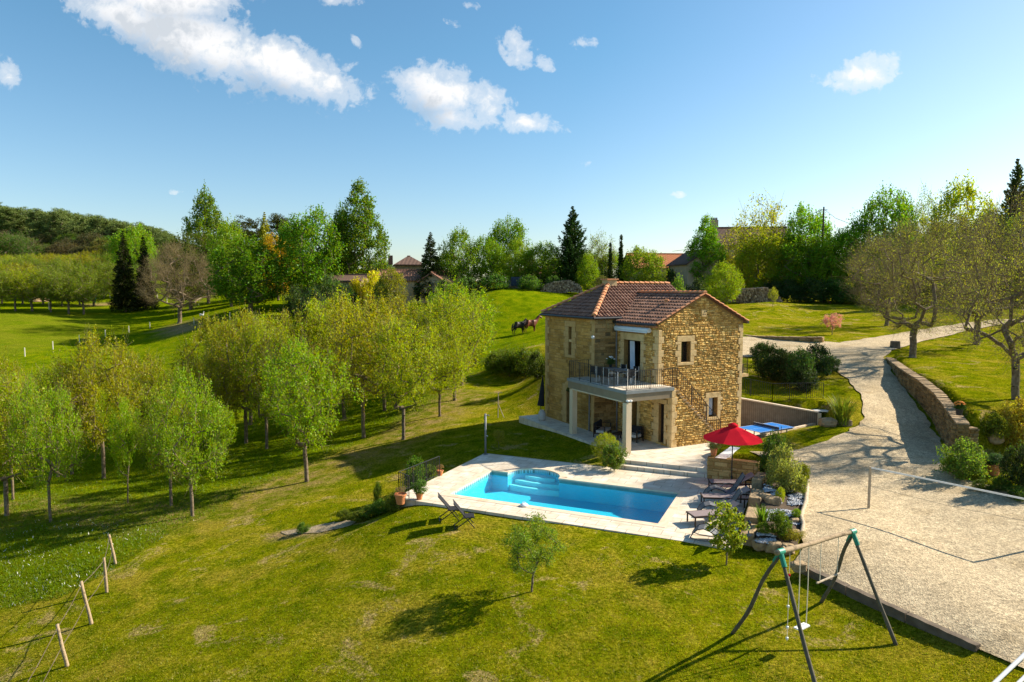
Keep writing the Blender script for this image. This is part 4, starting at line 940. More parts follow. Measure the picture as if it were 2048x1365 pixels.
def arch(kind, H, Rr, z0, shape, n_cl, n_leaf, lsize, clr, r0, seed, surf=.5, gap=.3, up=.5, trunkmat=None, mat=None, twigs=0, rmin=.012, fork=None, aspect=.55, flat=1.0, pw=.5, upshoot=0, branches=True):
    r = np.random.RandomState(seed); P = crown_points(n_cl, shape, seed, surf, gap); P = P*[Rr, Rr, H-z0]+[0,0,z0]
    fk = np.array([r.normal(0, .1), r.normal(0, .1), fork if fork else z0*.95])
    nodes, par, w = grow(P, (0,0,-.25), fk, seed); tv, tf = branch_mesh(nodes, par, w, r0, rmin, pw)
    ext = []
    if twigs:
        tp = P[r.randint(0, len(P), twigs)]+r.normal(0, clr*.35, (twigs, 3)); dd = (tp-np.array([0,0,z0+(H-z0)*.25])); dd /= np.linalg.norm(dd, axis=1, keepdims=True)
        dd = dd*.7+r.normal(0, .45, (twigs, 3))+[0,0,.45]; dd /= np.linalg.norm(dd, axis=1, keepdims=True); ln = r.uniform(.3, 1.0, twigs)[:,None]*clr*1.9
        a, b_ = tp, tp+dd*ln; x = np.cross(dd, r.normal(0, 1, (twigs, 3))); x /= np.linalg.norm(x, axis=1, keepdims=True); y = np.cross(x, dd); rt = rmin*.55
        an = 2*np.pi*np.arange(3)/3; ring = x[:,None]*np.cos(an)[None,:,None]+y[:,None]*np.sin(an)[None,:,None]
        v = np.concatenate([a[:,None]+ring*rt, b_[:,None]+ring*rt*.5], 1).reshape(-1, 3); k = np.arange(3); q = np.stack([k,(k+1)%3,3+(k+1)%3,3+k], -1)
        ext = (v, (q[None]+(np.arange(twigs)*6)[:,None,None]).reshape(-1, 4), a, b_)
    # leaves
    per = n_leaf//n_cl; c = np.repeat(P, per, 0); g_ = r.normal(0, 1, c.shape); g_ /= np.linalg.norm(g_, axis=1, keepdims=True); g_ *= (r.uniform(0, 1, len(c))**.45)[:,None]*clr*np.repeat(r.uniform(.55, 1.3, n_cl), per)[:,None]
    g_[:,2] *= flat; c = c+g_
    if upshoot:
        k = int(upshoot); b0 = P[r.choice(len(P), k)]; hh = r.uniform(.2, 1.0, (k, 1)); nn2 = 9; 
        sh = np.repeat(b0, nn2, 0)+np.tile(np.linspace(0, 1, nn2)[:,None], (k, 1))*np.repeat(hh, nn2, 0)*np.array([[.15,.1,1.1]])*clr*1.6+r.normal(0, .07, (k*nn2, 3)); c = np.concatenate([c, sh])
    if twigs and n_leaf: 
        f = r.uniform(.2, 1, twigs)[:,None]; c = np.concatenate([c, ext[2]+(ext[3]-ext[2])*f])
    tm_ = mesh_np('trunk', tv, tf, False); tm_.materials.append(trunkmat or M_BARK); tm_.polygons.foreach_set('use_smooth', [True]*len(tm_.polygons))
    extra = None
    lv, lf = leaf_mesh(c, lsize, r, up, aspect)
    lm = mesh_np('crown', lv, lf, False); lm.materials.append(mat or M_LEAF)
    if twigs:
        em = mesh_np('twigs', ext[0], ext[1], False); em.materials.append(M_TWIG); extra = em
    ARCH[kind] = dict(H=float(np.percentile(c[:,2], 99.3)), R=float(np.percentile(np.hypot(c[:,0], c[:,1]), 95)), t=tm_, c=lm, e=extra)
def ball(z): return math.sqrt(max(0, 1-(2*z-1)**2))
def dome(z): return math.sqrt(max(0, 1-((z-.38)/.62)**2)) if z > .38 else math.sqrt(max(0, 1-((.38-z)/.40)**2)) if z > 0 else 0
def oval(z): return max(0, math.sin(math.pi*min(1, max(0, z*.93+.05))))**.55
def vase(z): return max(0, (.35+.65*min(1, z/.55))*math.sqrt(max(0, 1-max(0, (z-.55)/.47)**2)))
def popl(z): return (.45+.55*min(1, z/.35))*max(0, 1-max(0, (z-.45)/.56)**1.7)
for i in range(4): arch('orchard%d' % i, 8, 3.3, 2.1, dome if i % 2 else vase, 150, 10500, .15, .62, .15, 30+i, surf=.45, gap=.32, twigs=900, rmin=.014, upshoot=420, fork=2.2)
arch('sapling', 4.2, 1.5, 1.1, ball, 80, 8000, .11, .34, .055, 60, surf=.45, gap=.3, twigs=160, rmin=.008, upshoot=80, aspect=.4)
arch('maple', 4.0, 1.25, .9, oval, 70, 4200, .15, .32, .05, 61, surf=.5, gap=.25, twigs=60, rmin=.008, aspect=.8)
for i in range(3): arch('broad%d' % i, 12, 4.6, 1.6, oval if i else dome, 230, 15000, .30, 1.05, .28, 70+i, surf=.35, gap=.32, rmin=.03, upshoot=300)
for i in range(2): arch('poplar%d' % i, 17, 4.0, 2.2, popl, 300, 18000, .32, .95, .26, 86+i, surf=.5, gap=.6, rmin=.03, upshoot=250)
for i in range(2): arch('pine%d' % i, 17, 4.2, 2.0, oval, 110, 13000, .45, 1.4, .3, 90+i, surf=.45, gap=.3, rmin=.05, mat=M_NEEDLE, flat=.6, aspect=.4)
for i in range(3): arch('shrub%d' % i, 2.0, 1.2, .15, dome, 90, 6500, .12, .34, .05, 100+i, surf=.45, gap=.35, rmin=.008, twigs=120)
arch('clipped', 2.0, 1.0, .1, lambda z: ball(z)*1.0, 260, 15000, .055, .16, .05, 110, surf=.25, gap=1, rmin=.008)
arch('sparse', 12, 4.0, 2.0, oval, 200, 5200, .26, .9, .2, 111, surf=.5, gap=.2, rmin=.025, twigs=900)
for i in range(2): arch('bare%d' % i, 9, 4.6, 2.0, vase if i else dome, 260, 6500, .10, .60, .24, 120+i, surf=.5, gap=.5, rmin=.011, twigs=7000, fork=1.9, aspect=.35)
arch('cypress', 10, .55, .3, lambda z: min(1, .45+z/.2)*max(0, 1-z)**.6, 460, 14000, .17, .26, .12, 130, surf=.5, gap=5, rmin=.02, mat=M_NEEDLE, up=-.2)
def conifer(kind, H, Rr, seed, droop, tiers, dens=1.0, lsize=.34):
    r = np.random.RandomState(seed); mb = MB(); mb.tube([(0,0,-.3),(0,0,H*.5),(0,0,H*.98)], [.2*H/12,.11*H/12,.015], 7); pts = []; dr = []
    for i in range(tiers):
        f = i/(tiers-1); z = H*(.07+.92*f); L_ = Rr*(1-f)**.82*r.uniform(.8, 1.1)+.12
        for k in range(int(7+8*(1-f))):
            a = r.uniform(0, 2*np.pi); l = L_*r.uniform(.72, 1.12); d = np.array([math.cos(a), math.sin(a), 0]); m_ = int(max(8, l*34*dens))
            s = r.uniform(.08, 1, m_)**.8; w = (r.normal(0, 1, m_))*.20*(1-s*.6)*l*.55; side = np.array([-d[1], d[0], 0])
            zz = z+droop*l*s**1.3*(-1)+.18*l*s*s*(1 if droop >= 0 else 2.4)
            p = d[None]*s[:,None]*l+side[None]*w[:,None]; p[:,2] = zz+r.normal(0, .05*l+.02, m_)-np.abs(w)*.4; pts.append(p)
            dd = np.tile(d, (m_, 1))+side[None]*np.sign(w)[:,None]*.7; dd[:,2] -= droop*.6-.1; dr.append(dd)
            mb.tube([(0,0,z), tuple(d*l*.9+[0,0,z-droop*l*.7])], [.03,.008], 3, False)
    P = np.concatenate(pts); D = np.concatenate(dr); D /= np.linalg.norm(D, axis=1, keepdims=True)
    lv, lf = leaf_mesh(P, lsize, r, .3, .34, D, .3); lm = mesh_np('crown', lv, lf, False); lm.materials.append(M_NEEDLE)
    me = bpy.data.meshes.new('trunk'); me.from_pydata(mb.v, [], mb.f); me.materials.append(M_BARK); ARCH[kind] = dict(H=H, R=Rr, t=me, c=lm, e=None)
conifer('fir', 12, 3.2, 140, .22, 46, .8); conifer('spruce', 13, 3.4, 141, -.30, 40, .9, .40); conifer('spruce_b', 13, 3.0, 142, .30, 46, .8)

def tree(name, label, cat, kind, loc, H, Rr, col, group=None, rz=None, crown_col=None):
    a = ARCH[kind]; root = thing(name, label, cat, loc, rnd.uniform(0, 6.28) if rz is None else rz, group)
    root.scale = (Rr/a['R'], Rr/a['R'], H/a['H'])
    t_ = bpy.data.objects.new('trunk', a['t']); COL.objects.link(t_); t_.parent = root
    c_ = bpy.data.objects.new('crown', a['c']); COL.objects.link(c_); c_.parent = root; c_.color = (*col, 1)
    if a['e'] is not None:
        e_ = bpy.data.objects.new('twigs', a['e']); COL.objects.link(e_); e_.parent = t_
    return root
def tree_px(name, label, cat, kind, u, v, vtop, wpx, col, group=None, dist=None, Hmin=None):
    p = UD(u, dist) if dist else G(u, v); H = topz(vtop, p)-p.z; return tree(name, label, cat, kind, p, H, wpx/FPX*p.y/2, col, group)

OG = 'young trees of the orchard rows left of the pool'
YG = (.31,.37,.002); YG2 = (.24,.36,.002); YB = (.33,.33,.003)
ORCH = [
 (615,964,683,172,YG2,'orchard tree nearest the pool railing, round leafy crown on a straight pale trunk'),
 (385,1034,742,150,YG2,'orchard tree with the lowest trunk foot, left of the tree nearest the railing'),
 (342,1012,768,120,YG,'orchard tree standing close behind the left of the lowest trunk'),
 (102,1044,768,122,YG2,'slender orchard tree with pale bent trunk near the wire fence'),
 (13,1033,745,170,YG,'leftmost front orchard tree with its trunk near the picture edge'),
 (26,1000,722,110,YB,'thin orchard tree right behind the leftmost front trunk'),
 (208,958,672,150,YB,'tall orchard tree with the thickest trunk in the left part'),
 (255,1006,800,70,YG2,'very thin young orchard tree with a stick-like trunk'),
 (435,958,800,80,YG2,'thin orchard sapling between the two left rows'),
 (492,888,628,160,YB,'orchard tree with dark trunk, left of the paired trunks mid orchard'),
 (534,899,640,130,YG,'orchard tree with dark trunk, right one of the mid orchard pair'),
 (727,876,602,170,YB,'orchard tree with twiggy brown crown behind the pool railing tree'),
 (807,879,640,145,YG,'orchard tree with forked trunk on bare soil strip'),
 (880,833,645,120,YG,'orchard tree with reddish lower trunk near the lawn edge'),
 (910,801,592,150,YG,'orchard tree second from the house end of the row'),
 (922,771,570,150,YG2,'tallest orchard tree at the house end of the row')]
for i, (u, v, vt, w, c, lab) in enumerate(ORCH): tree_px('orchard_tree', lab, 'tree', 'orchard%d' % (i % 4) if w > 90 else 'sapling', u, v, vt, w, c, OG)
for i, (u, v, vt, w, c) in enumerate([(116,955,728,125,YG),(144,950,742,110,YB),(60,940,748,130,YG),(-45,970,745,150,YG2),(640,862,606,170,YG),(580,868,628,150,YB),
    (690,838,592,165,YG),(770,822,596,150,YB),(845,790,606,140,YG),(285,905,712,120,YB),(430,905,715,110,YB),(10,890,752,140,YG),(440,860,640,150,YB),(500,850,632,140,YG),(860,760,600,130,YG)]):
    tree_px('orchard_tree', 'yellow green orchard tree deep in the orchard behind the front row', 'tree', 'orchard%d' % ((i*3+1) % 4), u, v, vt, w, c, OG)
tree_px('lawn_tree', 'small young tree with leaning trunk alone on the front lawn', 'tree', 'sapling', 1062, 1187, 1040, 128, (.19,.28,.02))
tree_px('maple_tree', 'little bright maple beside the loungers and rockery', 'tree', 'maple', 1452, 1130, 1010, 74, (.27,.33,.018))
# --- far left hill wood and far orchard
HG = 'pines of the dark wood on the left hill'
for i in range(46):
    f = i/45; u = -30+f*370+rnd.uniform(-8, 8); vt = np.interp(u, [-30,0,60,130,200,250,300,345], [405,408,420,424,436,440,450,468])+rnd.uniform(-4, 8); d = 330-70*f+rnd.uniform(-25, 25)
    p = UD(u, d); H = min(24, max(10, topz(vt, p)-p.z)); p.z = topz(vt, p)-H
    tree('pine_tree', 'dark pine in the wood crowning the left hill', 'tree', 'pine%d' % (i % 2), p, H, rnd.uniform(4.2, 6.2), (.15,.20,.05), HG)
for i in range(46):
    f = rnd.random(); u = -20+f*340; vt = rnd.uniform(452, 492)+f*12; d = rnd.uniform(225, 285)
    p = UD(u, d); H = min(17, max(8, topz(vt, p)-p.z)); p.z = min(p.z, topz(vt, p)-H)
    c = rnd.choice([(.20,.19,.05),(.10,.16,.02),(.075,.16,.018),(.12,.105,.055),(.10,.10,.045)])
    tree('woodland_tree', 'mixed spring tree on the slope under the hill pines', 'tree', rnd.choice(['broad0','broad1','sparse','broad2']), p, H, rnd.uniform(4.5, 6.5), c, 'mixed trees on the slope under the pines')
FOG = 'rows of yellow green trees beyond the left meadow'
for row, (d, v0, n, vt) in enumerate(((132, 600, 7, 540), (148, 600, 8, 528), (165, 595, 8, 518), (182, 590, 8, 510), (200, 590, 8, 503))):
    for k in range(n):
        u = -45+k*(38 if row else 36)+row*9+rnd.uniform(-7, 7)
        if u > 232: continue
        p = UD(u, d+rnd.uniform(-3, 3)); H = max(5.5, topz(vt+rnd.uniform(-4, 8), p)-p.z); H = min(H, 11)
        tree('orchard_tree', 'yellow green flat crowned tree in the rows beyond the left meadow', 'tree', 'orchard%d' % rnd.randint(0, 3), p, H, rnd.uniform(4.0, 5.2), rnd.choice([YG, YB, (.19,.26,.012)]), FOG)
BG = [ # name,label,kind,u,dist,vtop,wpx,col
 ('spruce_tree','tall dark spruce left of the brown bare tree','spruce_b',250,138,462,62,(.020,.030,.010)),
 ('spruce_tree','narrower dark spruce half hidden behind the brown bare tree','spruce_b',290,142,470,50,(.020,.030,.012)),
 ('broadleaf_tree','bright green tree behind the dark spruces','broad1',272,165,455,90,(.12,.22,.015)),
 ('holm_oak','dark rounded evergreen oak behind the brown bare tree','broad2',380,135,470,120,(.045,.070,.018)),
 ('poplar_tree','twin topped poplar standing above the evergreen oak','poplar0',416,145,388,88,(.085,.15,.02)),
 ('broadleaf_tree','light green tree between the poplar and the golden conifer','broad0',462,128,447,92,(.13,.22,.014)),
 ('pine_tree','far dark pine left of the golden conifer','pine0',488,245,436,60,(.04,.05,.02)),
 ('pine_tree','far dark pine right of the golden conifer','pine1',560,250,431,58,(.04,.05,.02)),
 ('pine_tree','small far pine behind the golden conifer','pine0',520,240,442,50,(.04,.05,.02)),
 ('golden_conifer','yellow green pointed conifer in the middle of the left tree group','fir',533,140,424,62,(.22,.24,.02)),
 ('golden_tree','orange yellow rounded tree under the golden conifer','broad1',556,132,475,76,(.27,.20,.02)),
 ('broadleaf_tree','big dark green spreading tree low in the left meadow','broad0',500,108,478,155,(.065,.14,.012)),
 ('broadleaf_tree','green tree rising behind the golden conifer','broad2',585,150,448,70,(.08,.16,.015)),
 ('broadleaf_tree','large mid green tree with slim trunk left of the tall poplar','broad1',622,112,423,128,(.085,.18,.012)),
 ('poplar_tree','tallest poplar against the sky, left of the farm roofs','poplar1',722,118,371,104,(.075,.14,.018)),
 ('poplar_tree','lower side poplar leaning against the tallest poplar','poplar0',685,120,420,62,(.065,.13,.018)),
 ('fir_tree','dark conical fir right of the farm roofs','fir',862,115,464,74,(.030,.052,.025)),
 ('broadleaf_tree','green tree next to the dark conical fir','broad0',918,118,462,84,(.10,.18,.016)),
 ('broadleaf_tree','green rounded tree second right of the dark fir','broad1',975,120,477,74,(.10,.19,.014)),
 ('broadleaf_tree','tall domed green tree rising over its neighbours','broad2',1015,135,441,92,(.085,.17,.015)),
 ('broadleaf_tree','pale green bushy tree right below the domed tree','broad0',1035,118,482,62,(.13,.21,.016)),
 ('broadleaf_tree','low round green tree left of the blue spruce','broad1',1085,118,487,80,(.11,.19,.014)),
 ('spruce_tree','tall blue green spruce with upswept branches','spruce',1145,118,413,84,(.028,.065,.035)),
 ('broadleaf_tree','light green bush tree just right of the blue spruce','broad0',1176,114,510,44,(.14,.23,.014)),
 ('sparse_tree','thin half leafed tree behind the cypresses','sparse',1202,130,470,66,(.12,.18,.03)),
 ('broadleaf_tree','small green tree between the two cypresses','broad2',1222,132,505,60,(.10,.19,.016)),
 ('cypress_tree','left and shorter of two slim cypresses','cypress',1220,115,490,11,(.022,.040,.014)),
 ('cypress_tree','right and taller of two slim cypresses','cypress',1241,113,475,12,(.022,.040,.014)),
 ('bushy_tree','feathery many stemmed tree in front of the orange barn roof','broad1',1284,112,497,88,(.12,.19,.022)),
 ('shrub','dark round shrub under the orange barn roof','shrub0',1337,116,538,38,(.03,.06,.018)),
 ('broadleaf_tree','bright green pointed tree left of the tall chimney','poplar1',1410,118,438,74,(.10,.22,.018)),
 ('broadleaf_tree','olive half leafed tree in front of the tall house','sparse',1480,124,450,90,(.17,.20,.03)),
 ('broadleaf_tree','tall yellow green airy tree right of the chimney','sparse',1514,118,402,120,(.19,.23,.02)),
 ('broadleaf_tree','yellow green bush below the airy tree','broad2',1530,114,470,110,(.15,.20,.02)),
 ('broadleaf_tree','bright green tree left of the power pole','broad1',1610,116,415,96,(.085,.19,.016)),
 ('broadleaf_tree','dense dark based green tree near the power pole foot','broad0',1600,112,470,130,(.06,.13,.014)),
 ('broadleaf_tree','dense light green tree right under the power pole','broad2',1648,110,478,90,(.11,.20,.016)),
 ('round_tree','small ball shaped tree on slim trunk before the woodpiles','broad0',1447,98,528,74,(.15,.23,.02)),
 ('broadleaf_tree','leafy tree behind the left bare walnut crown','broad1',1700,112,452,110,(.075,.17,.015)),
 ('broadleaf_tree','tall leafy tree with white flowering gaps, right of the pole','broad2',1765,112,384,118,(.075,.16,.02)),
 ('broadleaf_tree','thin leafed tree between the tall right hand trees','sparse',1838,112,385,70,(.12,.19,.02)),
 ('broadleaf_tree','yellow topped big tree at the right','broad0',1912,105,368,132,(.17,.23,.016)),
 ('spruce_tree','loose blue green cedar at the right picture edge','spruce',2022,100,318,96,(.035,.060,.040)),
 ('broadleaf_tree','dark leafy tree under the right hand cedar','broad1',2045,95,440,110,(.08,.14,.02)),
 ('broadleaf_tree','dark green tree filling behind the right walnut','broad2',1975,100,430,100,(.08,.15,.018)),
 ('bush_tree','round olive green bush beside the low farm roof','clipped',783,104,540,58,(.15,.17,.02)),
 ('yellow_shrub','bright yellow leafed shrub under the tallest poplar','shrub1',745,108,545,52,(.42,.38,.015)),
 ('yellow_shrub','second yellow shrub at the poplar trunk','shrub2',712,108,560,44,(.38,.36,.015)),
]
for nm, lab, kd, u, d, vt, w, c in BG:
    c = tuple(min(.6, q*k_) for q, k_ in zip(c, (1.65,1.5,.55) if u < 1450 else (2.0,1.8,.6)))
    tree_px(nm, lab, nm.replace('_',' ').replace('broadleaf ',''), kd, u, 0, vt, w, c, dist=d)
for i, (u, d, vt, w, c) in enumerate([(590,104,575,50,(.04,.07,.015)),(655,106,552,60,(.05,.09,.015)),(765,104,560,44,(.06,.10,.02)),(625,100,580,60,(.03,.06,.015)),(690,106,572,50,(.035,.07,.015)),(1575,108,560,60,(.03,.06,.012)),(1620,106,560,70,(.03,.06,.012)),(1668,106,560,70,(.04,.09,.012)),
    (1545,110,565,50,(.03,.05,.014)),(1395,108,560,50,(.03,.05,.014)),(940,112,555,60,(.05,.10,.015)),(990,112,550,60,(.05,.11,.014)),(1060,112,552,50,(.06,.12,.014)),(1110,114,552,40,(.05,.10,.014)),(890,110,558,40,(.05,.08,.02)),
    (1720,104,560,80,(.05,.10,.014)),(1780,104,555,80,(.05,.10,.014)),(1850,102,560,90,(.05,.10,.014)),(1920,100,560,90,(.05,.10,.014)),(1990,96,560,90,(.05,.10,.014)),(2050,92,560,80,(.05,.10,.014))]):
    tree_px('hedge_shrub', 'dark leafy shrub of the hedge under the background trees', 'shrub', 'shrub%d' % (i % 3), u, 0, vt, w, tuple(q*1.7 for q in c), 'dark shrubs under the background trees', dist=d)
for i, (u, d, vt, w) in enumerate([(560,190,505,80),(650,185,500,80),(760,180,520,60),(900,190,512,70),(1100,190,512,70),(1180,190,505,60),(1260,190,512,50),(1340,190,520,40),(1400,185,505,60),(330,200,480,90),(440,190,480,80),(1560,180,470,90),(1690,170,470,90),(1800,165,460,110),(1900,160,450,110),(2000,150,440,110),(250,200,480,80)]):
    tree_px('woodland_tree', 'mid green tree in the belt behind the hamlet', 'tree', 'broad%d' % (i % 3), u, 0, vt, w, rnd.choice([(.07,.13,.015),(.09,.16,.016),(.06,.10,.02)]), 'belt of trees behind the hamlet', dist=d)
# brown walnut trees
BC = (.36,.40,.03)
tree_px('walnut_tree','brown bare crowned tree with pale limbs in the left meadow','tree','bare0',358,648,490,155,(.20,.15,.05))
tree_px('walnut_tree','bare walnut tree forking low, on the lawn edge above the drive','tree','bare1',1825,716,445,245,BC)
tree_px('walnut_tree','bare walnut tree with slanting double trunk at the right edge','tree','bare0',2034,800,395,280,BC)
tree_px('walnut_tree','bare walnut tree behind the right edge one, beside the track','tree','bare1',1953,690,430,220,BC)
tree_px('walnut_tree','small bare walnut behind the forking one on the far lawn','tree','bare0',1772,652,480,150,(.13,.13,.035))
tree_px('small_tree','tiny bright green tree seen over the house roof','tree','shrub0',1358,590,557,36,(.15,.26,.03),dist=75)
tree_px('young_tree','thin newly planted tree with yellow tip on the far lawn','tree','sapling',1546,618,575,20,(.30,.33,.03))
pk = tree_px('flowering_tree','pink blossoming little tree beside the drive','tree','sapling',1664,670,628,38,(.62,.30,.38))

# ------------------------------------------------------------------ garden structures
def rubble_wall(name, label, cat, pts, tops, th, mat_s=None, seed=40, cap=True, face=-1, proud=.06):
    """free standing / retaining wall along a base polyline, tops = world z of the top at each point"""
    root = thing(name, label, cat, pts[0]); cm = MB(); sm = MB(); cp_ = MB()
    for i in range(len(pts)-1):
        a, c = Vector(pts[i]), Vector(pts[i+1]); d = (c-a); d.z = 0; l = d.length; d.normalize(); nn_ = Vector((d.y, -d.x, 0))*(-face)*-1
        nn_ = Vector((d.y,-d.x,0)) if face < 0 else Vector((-d.y,d.x,0))
        z0 = min(a.z, c.z)-.4; ta, tc = tops[i], tops[i+1]; zt = lambda x: ta+(tc-ta)*x/l
        vs = [a, c, c-nn_*th, a-nn_*th]; vs = [Vector((v.x,v.y,z0)) for v in vs]+[Vector((v.x,v.y,(tc if k in (1,2) else ta)-.04)) for k, v in enumerate(vs)]
        cm.add(vs, [(0,1,5,4),(1,2,6,5),(2,3,7,6),(3,0,4,7),(4,5,6,7)])
        O = Vector((a.x,a.y,0)); stones(sm, O, d, nn_, 0, l, z0, max(ta, tc), lambda x, z: z < zt(x)+.02, seed=seed+i, proud=proud, lmin=.15, lmax=.5, hmin=.08, hmax=.24)
        if cap:
            x = 0
            while x < l-.05:
                w = min(rnd.uniform(.25,.6), l-x); p = O+d*x; q = O+d*(x+w-.015); h = rnd.uniform(.05,.10); tt = zt(x+w/2)-.035
                k = [p+nn_*.07, q+nn_*.07, q-nn_*(th+.03), p-nn_*(th+.03)]; cp_.add([Vector((v.x,v.y,tt)) for v in k]+[Vector((v.x+rnd.uniform(-.02,.02),v.y,tt+h)) for v in k], [(4,5,6,7),(0,1,5,4),(1,2,6,5),(2,3,7,6),(3,0,4,7)])
                x += w
        ends = [(a, -d), (c, d)] if len(pts) == 2 else ([(a, -d)] if i == 0 else ([(c, d)] if i == len(pts)-2 else []))
        for e, dd in ends:
            tp = ta if e is a else tc; X_ = -nn_
            stones(sm, Vector((e.x,e.y,0)), X_, dd, 0, th, z0, tp, lambda x, z: True, seed=seed+50+i, proud=proud*.7)
    for nm, mb_, mt in (('wall_core', cm, M_MORTAR), ('stonework', sm, mat_s or M_STONED), ('cap_stones', cp_, M_ROCK)):
        if mb_.v: o = mb_.build(nm, mt, root); o.location = -Vector(pts[0])
    return root
rubble_wall('garden_wall', 'long curved dry stone retaining wall beside the drive', 'wall', GWP, GWTOP, .45, face=-1, seed=60, mat_s=island('stone_garden', [(0, (.14,.095,.045)), (.4, (.22,.155,.08)), (.8, (.32,.23,.12)), (1, (.08,.06,.035))], bs=.6, bd=.03))
e5 = GWP[5]; rubble_wall('rockery_wall', 'short stone wall end with overgrown top below the orange flowers', 'wall', [e5+Vector((.1,.1,0)), Vector((e5.x+1.2, e5.y+.3, T(e5.x+1.2, e5.y-.4)))], [GWTOP[5]-.1, GWTOP[5]-.35], .4, seed=80)
wl0 = Pz(1414,957,0); wl1 = Vector((10.95, 29.55, 0))
M_SW = island('stone_low', [(0, (.40,.26,.11)), (.5, (.55,.38,.18)), (1, (.62,.46,.25))], bs=.5, bd=.02)
rubble_wall('low_stone_wall', 'low ochre stone wall behind the red parasol pole', 'wall', [wl0, wl1], [1.0, 1.0], .40, M_SW, seed=90, cap=False, proud=.03)
cpw = MB(); dlw = (wl1-wl0).normalized(); nlw = Vector((dlw.y,-dlw.x,0))
# white capped return wall of the patio
ra, rb = Pz(1431,915,1.0), Pz(1462,893,1.0); rd = (rb-ra); rn = Vector((-rd.y,rd.x,0)).normalized()*.42
rw_ = MB().prism([(p.x,p.y) for p in (ra, ra-rn, rb-rn, rb)], .0, .93).build('wall_core', M_CREAM)
root = thing('white_capped_wall', 'short wall with bright white coping slab beside the flower pot', 'wall', ra); rw_.parent = root; rw_.location = -ra
o = MB().prism([(p.x,p.y) for p in (ra+rn*.05, ra-rn*1.05, rb-rn*1.05, rb+rn*.05)], .931, .99).build('coping_slab', M_WHITE, root); o.location = -ra
# boarded retaining wall at the table tennis terrace
b0, b1 = HW(6.95,1.62,.35), TER_END
bw = thing('boarded_retaining_wall', 'brown boarded retaining wall with pale coping behind the table tennis table', 'wall', b0)
bd_ = (b1-b0); bd_.z = 0; bl = bd_.length; bd_.normalize(); bn = Vector((bd_.y,-bd_.x,0)); ang = math.atan2(bd_.y, bd_.x); zt0, zt1 = 2.10, 1.22
bw.rotation_euler = (0,0,ang)
def slantbox(x0, x1, y0, y1, zb0, zb1, zt_0, zt_1): 
    return MB().add([(x0,y0,zb0),(x1,y0,zb1),(x1,y1,zb1),(x0,y1,zb0),(x0,y0,zt_0),(x1,y0,zt_1),(x1,y1,zt_1),(x0,y1,zt_0)], [(3,2,1,0),(4,5,6,7),(0,1,5,4),(1,2,6,5),(2,3,7,6),(3,0,4,7)])
slantbox(0, bl, 0, .22, -.3, -.3, zt0-.35, zt1-.35).build('boards', M_BOARD, bw)
slantbox(-.02, bl+.05, -.05, .30, zt0-.349, zt1-.349, zt0-.27, zt1-.27).build('coping', M_COPE, bw)
MB().box((bl+.001,-.03,-.3),(bl+.22,.4,zt1-.36)).build('end_post', M_CREAM, bw)
slantbox(bl-.3, bl+.95, -.05, .42, zt1-.34, zt1-.34, zt1-.26, zt1-.26).build('end_slab', M_WHITE, bw).location = (.15,.12,.05)
r0, r1, r2 = Vector((b0.x+.1,b0.y+.9,2.35)), b0.lerp(b1,.5)+Vector((.3,1.1,0)), b1+Vector((.9,1.3,0)); r1.z = T(r1.x,r1.y); r2.z = T(r2.x,r2.y)
tag(railing([r0, r1, r2], 1.0, .13), 'dark bar railing on the grass above the boarded wall', 'railing')
# kerb of the terrace
ka, kb = Pz(1424,901,.35), Pz(1640,853,.35)
kd = (kb-ka); kn = Vector((-kd.y,kd.x,0)).normalized()*.16
tag(MB().prism([(p.x,p.y) for p in (ka, kb, kb+kn, ka+kn)], .1, .60).build('terrace_kerb', M_COPE), 'long pale kerb between lawn and table tennis terrace', 'kerb')
# stone edging at the far lawn
pts_ = [Pz(u, v, z) for u, v, z in ((1488,680,3.4),(1520,682,3.45),(1570,684,3.55),(1645,685,3.7))]
rubble_wall('lawn_edging_wall', 'very low rough stone edging between far lawn and track', 'wall', pts_, [p.z+.45 for p in pts_], .4, seed=95)

# --- rockery
RL = [(1509,1084,.30),(1520,1045,.42),(1523,1003,.55),(1526,966,.75),(1530,935,.85)]; RR_ = [(1592,1098,.12),(1606,1050,.25),(1612,1008,.35),(1614,975,.42),(1612,945,.5)]
rows = [(Pz(*RL[i]), Pz(*RR_[i])) for i in range(5)]; V = []; 
for i in range(4):
    for k in range(6 if i < 3 else 7):
        f = k/6; a, c = rows[i][0].lerp(rows[i+1][0], f), rows[i][1].lerp(rows[i+1][1], f)
        for j in range(13): p = a.lerp(c, j/12); V.append((p.x, p.y, p.z+.05*math.sin(p.x*4+p.y*3)+.04*math.sin(p.y*7)))
nr = len(V)//13; ii = np.arange(nr*13).reshape(nr, 13); F = np.stack([ii[:-1,:-1], ii[:-1,1:], ii[1:,1:], ii[1:,:-1]], -1).reshape(-1, 4)
tag(mesh_np('rockery_bed', V, F, M_SOIL, smooth=True), kind='structure')
def bedz(x, y): 
    best = min(V, key=lambda q: (q[0]-x)**2+(q[1]-y)**2); return best[2]
